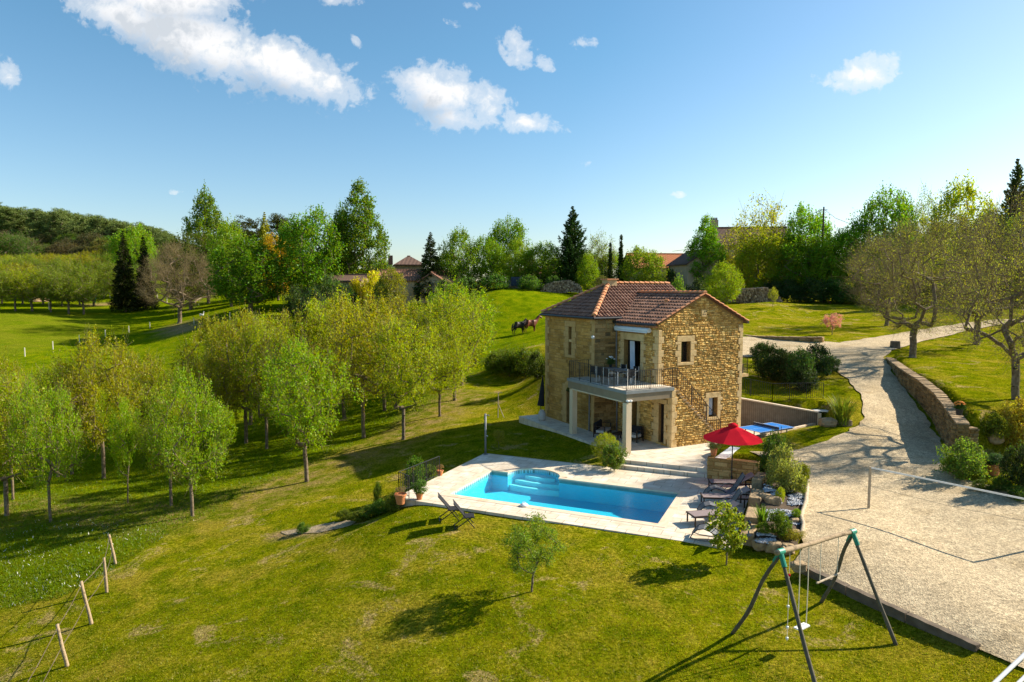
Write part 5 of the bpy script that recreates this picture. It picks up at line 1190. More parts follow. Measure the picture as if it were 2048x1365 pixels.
def rock(loc, sx, sy, sz, seed, mat=None, label=None, group=None, name='garden_rock'):
    bm_ = MB(); r = np.random.RandomState(seed); n1_, n2_ = 9, 14; vs = []
    for i in range(n1_+1):
        th = math.pi*i/n1_
        for j in range(n2_):
            ph = 2*math.pi*j/n2_; d = np.array([math.sin(th)*math.cos(ph), math.sin(th)*math.sin(ph), math.cos(th)])
            e = np.sign(d)*np.abs(d)**.6; q = 1+.16*bump3(np.array([d]), seed, 2.5)[0]+r.uniform(-.03,.03); vs.append((e[0]*sx*q, e[1]*sy*q, e[2]*sz*q))
    bm_.add(vs, [(i*n2_+j, i*n2_+(j+1)%n2_, (i+1)*n2_+(j+1)%n2_, (i+1)*n2_+j) for i in range(n1_) for j in range(n2_)])
    o = bm_.build(name, mat or M_ROCK, None, False, loc); return tag(o, label, 'rock', group)
SLB = [((1481,1088),(1509,1092),.34),((1490,1050),(1520,1054),.52),((1498,1010),(1522,1013),.72),((1504,972),(1525,975),.92)]
stp_ = thing('rock_steps', 'four rough sandstone steps climbing between the loungers and the rockery', 'steps', Pz(1495,1090,0))
for k, (a, c, z) in enumerate(SLB):
    p, q = Pz(*a, 0 if k == 0 else z-.3), Pz(*c, 0 if k == 0 else z-.3); d = (q-p); d.z = 0; n_v = Vector((-d.y,d.x,0)).normalized()*1.25
    o = MB().prism([(p.x-.03,p.y),(q.x,q.y+.03),(q.x+n_v.x+.05,q.y+n_v.y),(p.x+n_v.x,p.y+n_v.y+.05)], -.2, z).build('step', M_ROCK, stp_); o.location = -stp_.location
    bv = o.modifiers.new('b', 'BEVEL'); bv.width = .05; bv.segments = 2
for k, (u, v, s, lab) in enumerate(((1522,1086,.24,'rounded sandstone boulder left of three at the rockery front'),(1547,1089,.26,'middle sandstone boulder of the rockery front'),(1574,1093,.23,'right sandstone boulder of the rockery front near the swing'),
      (1597,1128,.22,'squared stone at the start of the timber sleepers'),(1545,1012,.27,'orange brown rock between the two pebble patches'),(1530,1008,.22,'brown rock at the edge of the rockery steps'),(1548,1058,.2,'pale orange rock below the dark rockery plant'),(1588,1062,.2,'yellow rock beside the pale log edging'),(1590,1038,.15,'small white rock near the log edging'))):
    p = Pz(u, v, .2 if k < 4 else .4); p.z = .12 if k < 4 else bedz(p.x, p.y)+.05
    rock(p, s*1.1, s*.85, s*.7, 200+k, label=lab, group='rocks of the rockery')
lg = MB(); LP_ = [Pz(u, v, z) for u, v, z in ((1610,947,.56),(1616,962,.52),(1614,978,.5),(1612,1003,.46),(1606,1020,.42),(1602,1033,.4),(1607,1048,.36),(1605,1060,.32),(1600,1070,.30))]
lg.tube(LP_, [.05,.065,.08,.085,.075,.08,.07,.07,.05], 8); tag(lg.build('edging_log', M_WOOD, None, True), 'crooked pale barkless log edging the rockery', 'log')
def pebbles(poly, n, seed, label):
    r = np.random.RandomState(seed); vs = []; fs = []; mb = MB(); P4 = [Pz(u, v, .45) for u, v in poly]
    for k in range(n):
        a, b_ = r.uniform(0, 1, 2); p = P4[0].lerp(P4[1], a).lerp(P4[3].lerp(P4[2], a), b_); z = bedz(p.x, p.y); s = r.uniform(.02, .05)
        e = [Vector((r.normal(0,.1), r.normal(0,.1), 0))+Vector(d)*s*r.uniform(.7,1.2) for d in ((1,0,0),(0,1,0),(-1,0,0),(0,-1,0),(0,0,.8))]; c = Vector((p.x, p.y, z+.025)); off = Vector((r.normal(0,.02), r.normal(0,.02), 0))
        e = [c+off+Vector(d)*s*r.uniform(.7,1.25) for d in ((1,.2,0),(-.1,1,0),(-1,0,0),(0,-1,0),(.1,0,.8))]
        mb.add(e, [(0,1,4),(1,2,4),(2,3,4),(3,0,4)])
    tag(mb.build('white_pebbles', M_PEBB), kind='stuff', label=label, cat='pebbles')
pebbles([(1524,1005),(1562,1008),(1565,985),(1528,985)], 900, 1, 'patch of white pebbles left of the log near the grey shrub')
pebbles([(1575,1010),(1608,1010),(1608,988),(1578,985)], 700, 2, 'patch of pale pebbles right beside the log edging')
pebbles([(1526,1042),(1600,1040),(1602,1022),(1530,1020)], 1500, 3, 'long bluish white pebble band across the rockery')
pebbles([(1512,1074),(1552,1077),(1550,1064),(1514,1062)], 600, 4, 'bluish pebbles behind the front boulders')
# small statuette lamp on the front block
sl_ = Pz(1497,1072,.34); st_ = thing('garden_lantern', 'small grey ornamental lantern on the lowest rock step', 'lantern', (sl_.x, sl_.y, .34))
MB().lathe([(.0,0),(.10,0),(.10,.03),(.03,.06),(.025,.25),(.06,.30),(.02,.34)], 10).build('stem', M_GREY, st_, True)
MB().lathe([(.05,.34),(.08,.36),(.09,.46),(.03,.53),(.0,.56)], 8).build('lantern_head', M_GLASS, st_)

# ------------------------------------------------------------------ plants
def blades(name, label, cat, loc, n, h, spread, col, w=.03, seed=1, curve=.5, group=None, mat=None):
    r = np.random.RandomState(seed); V = []; F = []
    for k in range(n):
        a = r.uniform(0, 6.28); l = h*r.uniform(.6, 1.1); o_ = spread*r.uniform(0, .35); sp_ = spread*r.uniform(.2, 1)
        d = np.array([math.cos(a), math.sin(a), 0]); sd_ = np.array([-d[1], d[0], 0]); p0 = d*o_
        for i in range(4):
            f0, f1 = i/4, (i+1)/4; q0 = p0+d*sp_*f0**1.5*(1+curve*0)+[0,0,l*(f0-curve*.35*f0**3)]; q1 = p0+d*sp_*f1**1.5+[0,0,l*(f1-curve*.35*f1**3)]
            w0, w1 = w*(1-f0**2)+.002, w*(1-f1**2)+.002; b_ = len(V); V += [q0-sd_*w0, q0+sd_*w0, q1+sd_*w1, q1-sd_*w1]; F.append((b_, b_+1, b_+2, b_+3))
    root = thing(name, label, cat, loc, 0, group); o = mesh_np('leaves', V, F, mat or M_LEAF, root); o.color = (*col, 1); return root
def pot(loc, r, h, label, col=(.10,.20,.02), plant='shrub0', ph=.5, pw=.35, flower=None, mat=None, name='flower_pot', group=None):
    root = thing(name, label, 'pot', loc, rnd.uniform(0,6), group)
    MB().lathe([(0,0),(r*.68,0),(r*.95,h*.86),(r*1.06,h*.86),(r*1.06,h),(r*.92,h),(r*.88,h*.88),(0,h*.88)], 20).build('pot', mat or M_TERRA, root, False)
    a = ARCH[plant]; c_ = bpy.data.objects.new('plant', a['c']); COL.objects.link(c_); c_.parent = root; c_.location = (0,0,h*.85); c_.scale = (pw/a['R'], pw/a['R'], ph/a['H']); c_.color = (*col, 1)
    if flower:
        fm = MB(); rr = random.Random(5)
        for k in range(flower[1]):
            t_, p_ = rr.uniform(0, 6.28), rr.uniform(.1, 1); q = Vector((math.cos(t_)*pw*p_*.9, math.sin(t_)*pw*p_*.9, h*.9+ph*(.55+.5*math.sqrt(max(0, 1-p_*p_))))); s = flower[2]
            fm.lathe([(0,s*.2),(s,s*.5),(s*.6,s*1.0),(0,s*1.1)], 6, q)
        fm.build('flowers', flower[0], root)
    return root
def shrub(u, v, vtop, w, col, label, kind='shrub0', z=None, name='shrub', group=None, cat='shrub'):
    p = Pz(u, v, z) if z is not None else G(u, v); col = tuple(min(.6, q*k_) for q, k_ in zip(col, (1.4,1.3,.6))); return tree(name, label, cat, kind, p, max(.3, topz(vtop, p)-p.z), w/FPX*p.y/2, col, group)
shrub(1212,928,868,52,(.20,.25,.018),'round clipped golden green bush beside the near column','clipped',.1,'clipped_bush')
shrub(1228,938,888,48,(.09,.15,.03),'loose feathery bush leaning against the clipped golden bush','shrub1',.1)
shrub(998,896,860,26,(.24,.24,.05),'small yellowish pruned shrub on the shaded lawn','sapling',None,'small_shrub')
shrub(1548,962,868,58,(.045,.09,.02),'tall dark rosemary like shrub at the top of the rockery','shrub2',.6)
shrub(1567,985,895,68,(.17,.21,.11),'silvery grey green olive shrub in the rockery','shrub0',.5)
shrub(1592,985,945,40,(.16,.20,.07),'low grey green shrub by the log edging','shrub1',.5)
shrub(1605,962,928,30,(.22,.27,.02),'yellow green shrub at the top of the log edging','shrub2',.45)
shrub(1532,955,918,34,(.04,.08,.02),'dark shrub beside the low stone wall end','shrub0',.5)
shrub(1560,1006,976,18,(.25,.32,.02),'tiny bright green shrub between the pebble patches','shrub1',.5)
shrub(1560,1070,1022,46,(.08,.14,.015),'dark spiky rockery shrub above the swing beam','shrub1',.35)
shrub(1528,1066,1046,30,(.14,.22,.02),'light green herb cushion on the rockery steps side','shrub2',.4)
shrub(1580,1078,1058,50,(.20,.20,.03),'yellow green ground hugging plant at the rockery front','shrub0',.25)
shrub(1592,1036,1018,20,(.15,.25,.02),'small green herb beside the bluish pebbles','shrub1',.35)
p = Pz(1524,1048,.4); blades('iris_clump', 'clump of upright green iris leaves in the rockery', 'plant', p, 120, .75, .4, (.13,.22,.02), .018, 3)
p = Pz(1562,915,.85); blades('yucca_plant', 'spiky yucca leaves above the dark rockery shrub', 'plant', p, 140, 1.35, .8, (.11,.17,.03), .03, 4)
p = G(1684,850); blades('yucca_plant', 'tall spiky plant on the grass corner by the drive', 'plant', p, 160, 1.9, 1.0, (.17,.22,.02), .03, 5)
for i, (u, v, vt, w, c, lab) in enumerate([(1537,765,690,66,(.045,.085,.018),'dark evergreen bush nearest the house at the terrace'),(1572,768,704,52,(.06,.09,.02),'brownish green bush second from the house'),
     (1598,772,700,60,(.07,.14,.03),'bush with pale new leaves in the middle of the hedge row'),(1628,760,690,66,(.035,.075,.02),'dark tall bush at the drive end of the hedge row'),(1658,752,728,42,(.05,.10,.02),'low spreading bush at the drive corner'),(1520,735,700,40,(.05,.09,.02),'leafy bush against the rear landing'),(1560,745,712,60,(.04,.08,.02),'dark bush at the back of the hedge row'),(1612,775,735,50,(.04,.07,.02),'shaded low bush above the bar railing')]):
    p = Pz(u, v, 2.3 if u < 1650 else 2.4); p.z = T(p.x, p.y)-.05; tree('evergreen_bush', lab, 'bush', 'shrub%d' % (i % 3), p, max(1.2, topz(vt, p)-p.z), w/FPX*p.y/2, c, 'bushes between house and drive')
for i, (u, v, vt, w) in enumerate([(995,748,706,50),(1020,752,700,56),(1048,756,698,56),(1075,758,704,46),(1008,735,700,50),(1060,738,700,50),(985,738,712,36)]):
    shrub(u, v, vt, w, rnd.choice([(.06,.10,.015),(.09,.14,.02),(.05,.08,.02)]), 'dense low bush on the steep bank left of the house', 'shrub%d' % (i % 3), None, 'bank_bush', 'bushes on the bank left of the house')
for i, (u, v, vt, w, lab) in enumerate([(833,985,918,52,'leafy green bush behind the pool railing'),(858,965,930,36,'fern like bush near the far end of the pool railing'),(790,1022,985,44,'dark bush beside the large terracotta pot'),(762,1028,1000,40,'low dark bush on the bank below the pool corner'),
    (738,1036,1012,44,'spreading plant on the bank left of the pool'),(712,1044,1024,36,'low plant above the pebble gully'),(606,1068,1046,26,'small round bush in the pebble gully'),(755,1012,965,18,'thin dark upright bush on the bank'),(690,1040,1020,30,'loose green plant along the pebble gully')]):
    shrub(u, v, vt, w, (.07+.02*(i % 3),.15,.02), lab, 'shrub%d' % (i % 3))
for i, (u, v, vt, w, c, lab) in enumerate([(1922,958,882,84,(.11,.19,.05),'big feathery green shrub at the foot of the garden wall'),(1905,945,915,40,(.09,.16,.03),'small feathery shrub left of the big one'),(2040,905,800,90,(.30,.27,.06),'pale yellow flowering shrub at the right edge'),
    (1985,880,830,60,(.16,.20,.03),'green yellow trailing shrub over the rockery wall'),(2042,985,890,70,(.03,.055,.02),'dark conical shrub at the right edge'),(2000,985,955,40,(.06,.12,.02),'low green plants in front of the terracotta pot'),(1965,985,960,40,(.07,.12,.02),'low plants at the court edge'),(2040,1000,975,50,(.06,.12,.02),'low green ground plants at the right edge of the court'),(1960,945,905,36,(.05,.09,.02),'dark leafy shrub between fennel and pot'),(2015,940,905,44,(.07,.10,.04),'grey green shrub right of the terracotta pot')]):
    shrub(u, v, vt, w, c, lab, 'shrub%d' % (i % 3))
rock(G(1988,885)+Vector((0,0,.2)), .35,.3,.3, 230, label='large brown rock in the right hand rockery', name='garden_rock')
rock(G(1655,852)+Vector((0,0,.15)), .45,.35,.25, 231, label='dark rock under the end slab of the boarded wall'); rock(G(1688,850)+Vector((0,0,.1)), .4,.3,.2, 232, label='dark flat rock beside the tall spiky plant')
pot(Pz(801,1008,-.05), .24,.42,'large terracotta pot with withered twigs at the railing corner',(.25,.2,.1),'sapling',.35,.22)
pot(Pz(839,999,0), .16,.26,'terracotta pot with leafy green shrub on the pool terrace corner',(.10,.19,.03),'shrub1',.60,.32)
pot(Pz(880,951,0), .16,.24,'small terracotta pot at the far end of the pool railing',(.25,.17,.08),'sapling',.3,.2)
pot(Pz(1427,911,1.0), .17,.36,'terracotta pot with white green plant on the low stone wall',(.30,.38,.16),'shrub0',.42,.32,(M_FLOW,14,.04))
p = Pd(1918,830,GWP[5].y+.4); pot(p-Vector((0,0,.02)), .17,.30,'dark pot with bright orange flowers on the garden wall',(.06,.12,.02),'shrub2',.35,.26,(M_OFLOW,60,.05),M_DARK)
pot(G(1987,952), .26,.48,'terracotta pot with bluish green plant in the right hand bed',(.05,.11,.04),'shrub1',.55,.45)
sp_ = G(1790,697); so2 = thing('tree_stump', 'short sawn log stump standing at the bend of the drive', 'stump', sp_)
MB().lathe([(0,0),(.45,0),(.40,.25),(.38,.62),(0,.63)], 12).build('stump', M_TIMB, so2)

# ------------------------------------------------------------------ pool furniture
rl = [Pz(818,997,0), Pz(798,988,0), Pz(879,953,0)]; rl[0] = rl[1].lerp(rl[0], 1.0)
tag(railing(rl, .95, .12), 'black bar railing at the left edge of the pool terrace', 'railing')
p = Pz(971,909,0); sh = thing('pool_shower', 'dark grey post shower at the far corner of the pool terrace', 'shower', p)
MB().tube([(0,0,0),(0,0,2.15)], .055, 12).build('post', M_GREY, sh, True); MB().tube([(0,0,2.05),(.16,-.05,2.1),(.2,-.06,2.05)], .02, 6).build('shower_head', M_GREY, sh); MB().tube([(.05,0,1.0),(.12,-.05,.98)], .02, 6).build('tap', M_WHITE, sh); MB().lathe([(0,0),(.14,0),(.14,.02),(0,.02)], 14).build('base_plate', M_GREY, sh)
p = G(996,836); hs = thing('standpipe', 'thin leaning metal stand with brace on the lawn behind the shower', 'stand', p)
MB().tube([(0,0,-.1),(.03,0,1.75)], .035, 6).build('post', M_WOOD, hs); MB().tube([(.03,0,1.72),(.32,0,1.76)], .012, 5).build('arm', M_GREY, hs); MB().tube([(.0,0,1.0),(.42,-.1,0)], .025, 5).build('brace', M_WOOD, hs)
# red parasol
p = Pz(1463,965,0); um = thing('red_parasol', 'open red octagonal parasol over the loungers', 'parasol', p, R(10))
MB().tube([(0,0,0),(0,0,2.70)], .025, 10).build('pole', M_DARK, um); MB().lathe([(0,0),(.25,0),(.25,.06),(.05,.08),(.04,.3),(0,.3)], 16).build('base', M_DARK, um)
RU = 1.32; cn = MB(); top = (0,0,2.62); NS = 8
def sag(a, f): 
    k = (a/(2*math.pi/NS)) % 1; return RU*f*(1-.045*math.sin(math.pi*k)), 2.62-.60*f**1.12-.02*math.sin(math.pi*k)*f
m_s = 6
for i in range(NS*m_s):
    for j in range(6):
        a0, a1 = 2*math.pi*i/(NS*m_s), 2*math.pi*(i+1)/(NS*m_s); f0, f1 = .10+.9*j/6, .10+.9*(j+1)/6; q = []
        for a_, f_ in ((a0,f0),(a0,f1),(a1,f1),(a1,f0)):
            kk = i/m_s if a_ == a0 else (i+1)/m_s; k = kk-int(i//m_s); rr_ = RU*f_*(1-.045*math.sin(math.pi*k)*f_); q.append((rr_*math.cos(a_), rr_*math.sin(a_), 2.62-.62*f_**1.1-.03*math.sin(math.pi*k)*f_))
        cn.add(q, [(0,1,2,3)])
cn.build('canopy', M_RED, um)
vt_ = MB().lathe([(0,2.72),(.10,2.70),(.24,2.60),(.23,2.585)], 16); vt_.build('vent_cap', M_RED, um, True)
for i in range(8):
    a_ = 2*math.pi*i/8; MB().tube([(.03*math.cos(a_),.03*math.sin(a_),2.55),(RU*.97*math.cos(a_),RU*.97*math.sin(a_),1.995)], .009, 4).build('rib', M_DARK, um)
# loungers
def lounger_parts(root):
    fr = MB(); h = .36
    for y in (-.32,.32): fr.bar((0,y,h),(1.95,y,h),.04,.05)
    for x in (.02,1.93): fr.bar((x,-.30,h),(x,.30,h),.04,.05)
    fr.build('frame', M_WOODD, root)
    for x in (.05,1.62):
        for y in (-.30,.30): MB().bar((x,y,0),(x,y,h-.03),.045,.045).build('leg', M_WOODD, root)
    MB().add([(.03,-.29,h+.03),(1.22,-.29,h+.03),(1.22,.29,h+.03),(.03,.29,h+.03),(.03,-.29,h+.015),(1.22,-.29,h+.015),(1.22,.29,h+.015),(.03,.29,h+.015)], [(0,1,2,3),(7,6,5,4),(0,4,5,1),(3,2,6,7),(0,3,7,4)]).build('seat', M_TAUPE, root)
    d = Vector((.62,0,.34)); q = [Vector((1.22,-.30,h+.04)), Vector((1.22,.30,h+.04))]
    MB().add([q[0], q[1], q[1]+d, q[0]+d, q[0]-Vector((0,0,.02)), q[1]-Vector((0,0,.02)), q[1]+d-Vector((0,0,.02)), q[0]+d-Vector((0,0,.02))], [(0,3,2,1),(4,5,6,7),(2,3,7,6),(0,4,7,3),(1,2,6,5)]).build('backrest', M_TAUPE, root)
    MB().bar((1.7,-.2,h+.02),(1.74,-.2,h+.30),.02,.02).build('back_strut', M_WOODD, root)
def rocker_parts(root):
    prof = [(0,.06),(.10,.24),(.25,.38),(.45,.44),(.65,.38),(.85,.27),(1.02,.25),(1.15,.34),(1.32,.58),(1.48,.85),(1.58,1.02)]
    sl_m = MB()
    for i in range(len(prof)-1):
        (x0_, z0_), (x1_, z1_) = prof[i], prof[i+1]; sl_m.add([(x0_,-.27,z0_),(x1_,-.27,z1_),(x1_,.27,z1_),(x0_,.27,z0_)], [(0,1,2,3)])
    s_o = sl_m.build('sling', M_GMESH, root); md = s_o.modifiers.new('s', 'SOLIDIFY'); md.thickness = .012
    for y in (-.285,.285):
        MB().tube([(x, y, z) for x, z in prof], .018, 6).build('side_frame', M_DARK, root, True)
        MB().tube([(.02,y,.08),(.25,y,.02),(.6,y,.018),(.95,y,.03),(1.15,y,.12),(1.2,y,.32)], .016, 6).build('runner', M_GREY, root, True)
        MB().tube([(.72,y,.36),(.85,y,.50),(1.05,y,.54),(1.28,y,.50)], .014, 6).build('armrest', M_GREY, root, True)
LG = [((1418,979.5),(1497,981.5),'grey brown lounger farthest back, next to the parasol pole'),((1402.6,1009),(1486.6,1011.5),'grey brown lounger in the middle of the three'),((1380,1049),(1483,1040),'grey brown lounger nearest the lawn, partly behind the small maple')]
for (a, c, lab) in LG:
    A_, B_ = Pz(*a, 0), Pz(*c, 0); lr = thing('sun_lounger', lab, 'sun lounger', A_, math.atan2(B_.y-A_.y, B_.x-A_.x), 'sun loungers right of the pool'); lounger_parts(lr)
for (a, c, lab) in [((1408,993),(1470,996),'dark curved rocking lounger between the two far sun loungers'),((1395,1027),(1465,1031),'dark curved rocking lounger in front of the middle sun lounger'),((1382,1074),(1440,1082),'grey curved rocking lounger closest to the lawn edge')]:
    A_, B_ = Pz(*a, 0), Pz(*c, 0); lr = thing('rocking_lounger', lab, 'rocking lounger', A_, math.atan2(B_.y-A_.y, B_.x-A_.x), 'curved rocking loungers right of the pool'); rocker_parts(lr)
# folding chairs on the lawn
for k, (u, v, lab) in enumerate(((896,1040,'black folding chair on the lawn, left of two'),(927,1054,'black folding chair on the lawn, right of two and nearer the camera'))):
    p = G(u, v); fc = thing('folding_chair', lab, 'folding chair', p, R(7), 'folding chairs on the lawn')
    for y in (-.26,.26):
        MB().bar((-.38,y,.98),(.42,y,0),.03,.03).build('back_leg', M_DARK, fc); MB().bar((-.33,y,0),(.32,y,.46),.03,.03).build('seat_leg', M_DARK, fc)
    MB().bar((-.33,-.26,.02),(-.33,.26,.02),.025).build('foot_bar', M_DARK, fc)
    MB().box((-.02,-.25,.40),(.40,.25,.43)).build('seat', M_FABD, fc)
    MB().add([(-.37,-.24,.96),(-.37,.24,.96),(.0,.24,.50),(.0,-.24,.50),(-.35,-.24,.965),(-.35,.24,.965),(.02,.24,.505),(.02,-.24,.505)], [(0,1,2,3),(7,6,5,4),(0,4,5,1),(0,3,7,4),(1,5,6,2)]).build('backrest', M_FABD, fc)
# closed parasol and urn at the far house corner
p = Pz(1084,841,.35); ur = thing('stone_urn', 'tall pale stoneware urn on the patio corner', 'urn', p)
MB().lathe([(0,0),(.20,0),(.235,.15),(.24,.38),(.20,.55),(.13,.62),(.15,.66),(.12,.66),(.10,.60),(0,.55)], 20).build('urn', M_CUSH, ur, True)
p = Pz(1080,838,.35); cu_ = thing('closed_parasol', 'closed dark parasol leaning by the far corner of the house', 'parasol', p)
MB().tube([(0,0,0),(.18,.05,2.8)], .025, 8).build('pole', M_DARK, cu_); q = MB()
for i in range(10):
    pass
q.tube([(.05,.01,.85),(.09,.02,1.2),(.14,.04,2.0),(.18,.05,2.75)], [.24,.20,.13,.03], 9); q.build('folded_canopy', M_FABD, cu_)
# sofa group under the balcony
def sofa(loc, rz, w, label):
    s_ = thing('garden_sofa', label, 'sofa', loc, rz, 'seats under the balcony'); f = MB()
    f.box((-w/2,-.34,.20),(w/2,.34,.26)); f.box((-w/2,.30,.26),(w/2,.34,.78)); f.build('frame', M_WOODD, s_)
    for x in (-w/2+.03, w/2-.03):
        for y in (-.31,.31): MB().box((x-.03,y-.03,0),(x+.03,y+.03,.62 if y < 0 else .80)).build('leg', M_WOODD, s_)
        MB().box((x-.04,-.34,.621),(x+.04,.34,.65)).build('armrest', M_WOODD, s_)
    MB().box((-w/2+.08,-.33,.262),(w/2-.08,.20,.40)).build('seat_cushion', M_CUSH, s_); o = MB().box((-w/2+.08,.18,.405),(w/2-.08,.29,.80)).build('back_cushion', M_FABD, s_)
sofa(HW(-1.55,2.9,.35), HA+R(40), 1.35, 'dark wooden two seat sofa with pale cushion under the balcony'); sofa(HW(-.75,.95,.35), HA-R(70), .75, 'dark wooden armchair under the balcony near the column')
ct = thing('coffee_table', 'low dark slatted table under the balcony', 'table', HW(-1.35,1.55,.35), HA+R(15)); 
for k in range(7): MB().box((-.45+k*.13,-.3,.36),(-.45+k*.13+.11,.3,.39)).build('table_slat', M_WOODD, ct)
for x in (-.4,.42):
    for y in (-.25,.25): MB().box((x-.025,y-.025,0),(x+.025,y+.025,.358)).build('leg', M_WOODD, ct)
# balcony table and chairs
zb = .35+3.206
dt = thing('balcony_table', 'grey rectangular dining table on the balcony', 'table', HW(-1.55,1.75,zb), HA)
MB().box((-.48,-.95,.70),(.48,.95,.735)).build('tabletop', M_GREY, dt)
for x in (-.43,.43):
    for y in (-.88,.88): MB().box((x-.03,y-.03,0),(x+.03,y+.03,.698)).build('leg', M_WHITE, dt)
CHP = [(-2.35,1.1,90,'near left'),(-2.35,1.75,90,'middle'),(-2.35,2.4,90,'far'),(-.78,1.15,-90,'door side near'),(-.78,2.3,-90,'door side far'),(-1.55,.45,180,'head')]
cl_ = ['balcony chair at the outer side, nearest the balcony corner','balcony chair in the middle of the outer side','balcony chair at the outer side, nearest the tower','balcony chair on the french door side, near end','balcony chair on the french door side, far end','balcony chair at the table end nearest the stairs']
for (s_, t_, a_, _), lab in zip(CHP, cl_):
    c_ = thing('balcony_chair', lab, 'chair', HW(s_, t_, zb), HA+R(a_), 'chairs round the balcony table')
    MB().box((-.23,-.22,.42),(.23,.22,.45)).build('seat', M_FABD, c_); MB().box((-.22,.20,.50),(.22,.225,.88)).build('backrest', M_FABD, c_)
    for x in (-.25,.25):
        for y in (-.22,.22): MB().tube([(x,y,0),(x,y,.64 if y < 0 else .90)], .014, 5).build('leg', M_WHITE, c_)
        MB().tube([(x,-.22,.64),(x,.22,.66)], .014, 5).build('armrest', M_WHITE, c_)
pot(HW(-1.35,2.45,zb+.735), .10,.16,'flower pot with white blossoms on the balcony table',(.07,.14,.03),'shrub0',.42,.26,(M_FLOW,16,.05), M_DARK)
# table tennis table
c4 = [Pz(u, v, 1.11) for u, v in ((1483,854),(1544,846),(1581,855),(1521,865))]; ctr = (c4[0]+c4[1]+c4[2]+c4[3])/4; lv_ = (c4[2]-c4[3]); 
e1 = (c4[2]+c4[1]-c4[0]-c4[3]); tt = thing('table_tennis_table', 'blue table tennis table on the terrace right of the house', 'table', (ctr.x, ctr.y, .35), math.atan2(e1.y, e1.x))
for sx_ in (-1,1): MB().box((min(.004*sx_,1.37*sx_),-.762,.735),(max(.004*sx_,1.37*sx_),.762,.76)).build('table_half', M_BLUE, tt)
lm_ = MB()
for (a, c) in (((-1.37,-.762),(1.37,-.742)),((-1.37,.742),(1.37,.762)),((-1.37,-.742),(-1.35,.742)),((1.35,-.742),(1.37,.742)),((-1.35,-.003),(1.35,.003))): lm_.box((a[0],a[1],.7605),(c[0],c[1],.762))
lm_.build('line_marking', M_WHITE, tt)
MB().box((-.004,-.85,.765),(.004,.85,.91)).build('net', cloth('net_mesh', (.10,.10,.12), .2), tt); MB().box((-.008,-.85,.905),(.008,.85,.918)).build('net_tape', M_WHITE, tt)
for x in (-1.0,-.3,.3,1.0):
    for y in (-.55,.55): MB().bar((x,y,0),(x,y,.73),.04,.04).build('leg', M_GREY, tt)
MB().box((-1.3,-.70,.66),(1.3,-.66,.733)).build('apron', M_GREY, tt)
MB().tube([(.1,-.9,.6),(.1,-.9,.95)], .02, 6).build('net_post', M_DARK, tt)
# net on the gravel court
np1 = G(1737,1021); zt_n = topz(934, np1); hN = zt_n-np1.z
tip1, tip2 = G(1630,1040), G(1960,1141); np2 = np1+(tip2-tip1); np2.z = T(np2.x, np2.y); 
vn = thing('volleyball_net', 'posts with white tape strung across the gravel court', 'net', np1)
d = np2-np1
MB().bar((0,0,-.1),(0,0,hN),.07,.07).build('post', M_WOOD, vn); MB().bar((d.x,d.y,d.z-.1),(d.x,d.y,d.z+hN),.07,.07).build('post', M_WOOD, vn)
MB().bar((0,0,hN-.03),(d.x,d.y,d.z+hN-.03),.015,.06).build('tape', M_WHITE, vn); MB().tube([(0,0,hN-.75),(d.x*.5,d.y*.5,d.z*.5+hN-.82),(d.x,d.y,d.z+hN-.75)], .006, 4).build('lower_cord', M_WOOD, vn)

# ------------------------------------------------------------------ swing
M_LEGW = noisy('swing_leg_wood', (.075,.065,.045), (.14,.12,.085), 6, .9, .6, .012)  # darker than the beam: the legs' backlit shade is in the colour
S = [G(1464,1268), Pz(1640,1400,-.5), G(1641.7,1206), G(1792.8,1289.5)]
t0 = Pd(1561,1104,(S[0].y+S[1].y)/2); t1 = Pd(1705,1064,(S[2].y+S[3].y)/2)
sw_ = thing('log_swing_set', 'rustic log swing frame with green brackets on the front lawn', 'swing', S[0]); off = -S[0]
def swp(mb, name, mat, smooth=True): o = mb.build(name, mat, sw_, smooth); o.location = off; return o
def bent(a, c, r0_, r1_, seed, n=9, amp=.05):
    r = random.Random(seed); ph = r.uniform(0, 6); d = (c-a); x = d.cross(Vector((0.3,.2,1))).normalized(); pts_ = []; rr_ = []
    for i in range(n+1):
        f = i/n; pts_.append(a.lerp(c, f)+x*amp*math.sin(ph+f*5)*math.sin(math.pi*f)+EZ*amp*.5*math.sin(f*7+ph)*math.sin(math.pi*f)); rr_.append(r0_+(r1_-r0_)*f+r.uniform(-.004,.006))
    return MB().tube(pts_, rr_, 9)
bd2 = (t1-t0).normalized(); swp(bent(t0-bd2*.18, t1+bd2*.18, .066, .056, 3, 14, .03), 'beam', M_POST)
for k, (b_, tp) in enumerate(((S[0],t0),(S[1],t0),(S[2],t1),(S[3],t1))):
    swp(bent(b_-EZ*.05, tp-EZ*.05+(b_-tp).normalized()*.05, .050, .045, 10+k, 10, .06 if k in (0,2) else .03), 'leg', M_LEGW)
for tp, (ba, bb2) in ((t0,(S[0],S[1])),(t1,(S[2],S[3]))):
    g_ = MB(); g_.tube([tp-bd2*.11, tp+bd2*.11], .078, 10)
    for b_ in (ba, bb2): dd = (b_-tp).normalized(); g_.tube([tp+dd*.04, tp+dd*.36], .060, 10)
    swp(g_, 'bracket', M_GREEN, False)
def hang(f, z): p = t0.lerp(t1, f); return p, Vector((p.x, p.y, z))
seat_z = Pd(1610,1252,t0.lerp(t1,.32).y).z; bar_z = Pd(1661,1157,t0.lerp(t1,.66).y).z
ws_ = thing('hanging_swing', 'white plastic swing seat hanging on two ropes', 'swing', t0.lerp(t1,.31))
o_ = -t0.lerp(t1,.31)
for f in (.255,.37): a, c = hang(f, seat_z+.02); MB().tube([a, a.lerp(c,.5)+Vector((.01,0,0)), c], .012, 5).build('rope', M_ROPE, ws_).location = o_
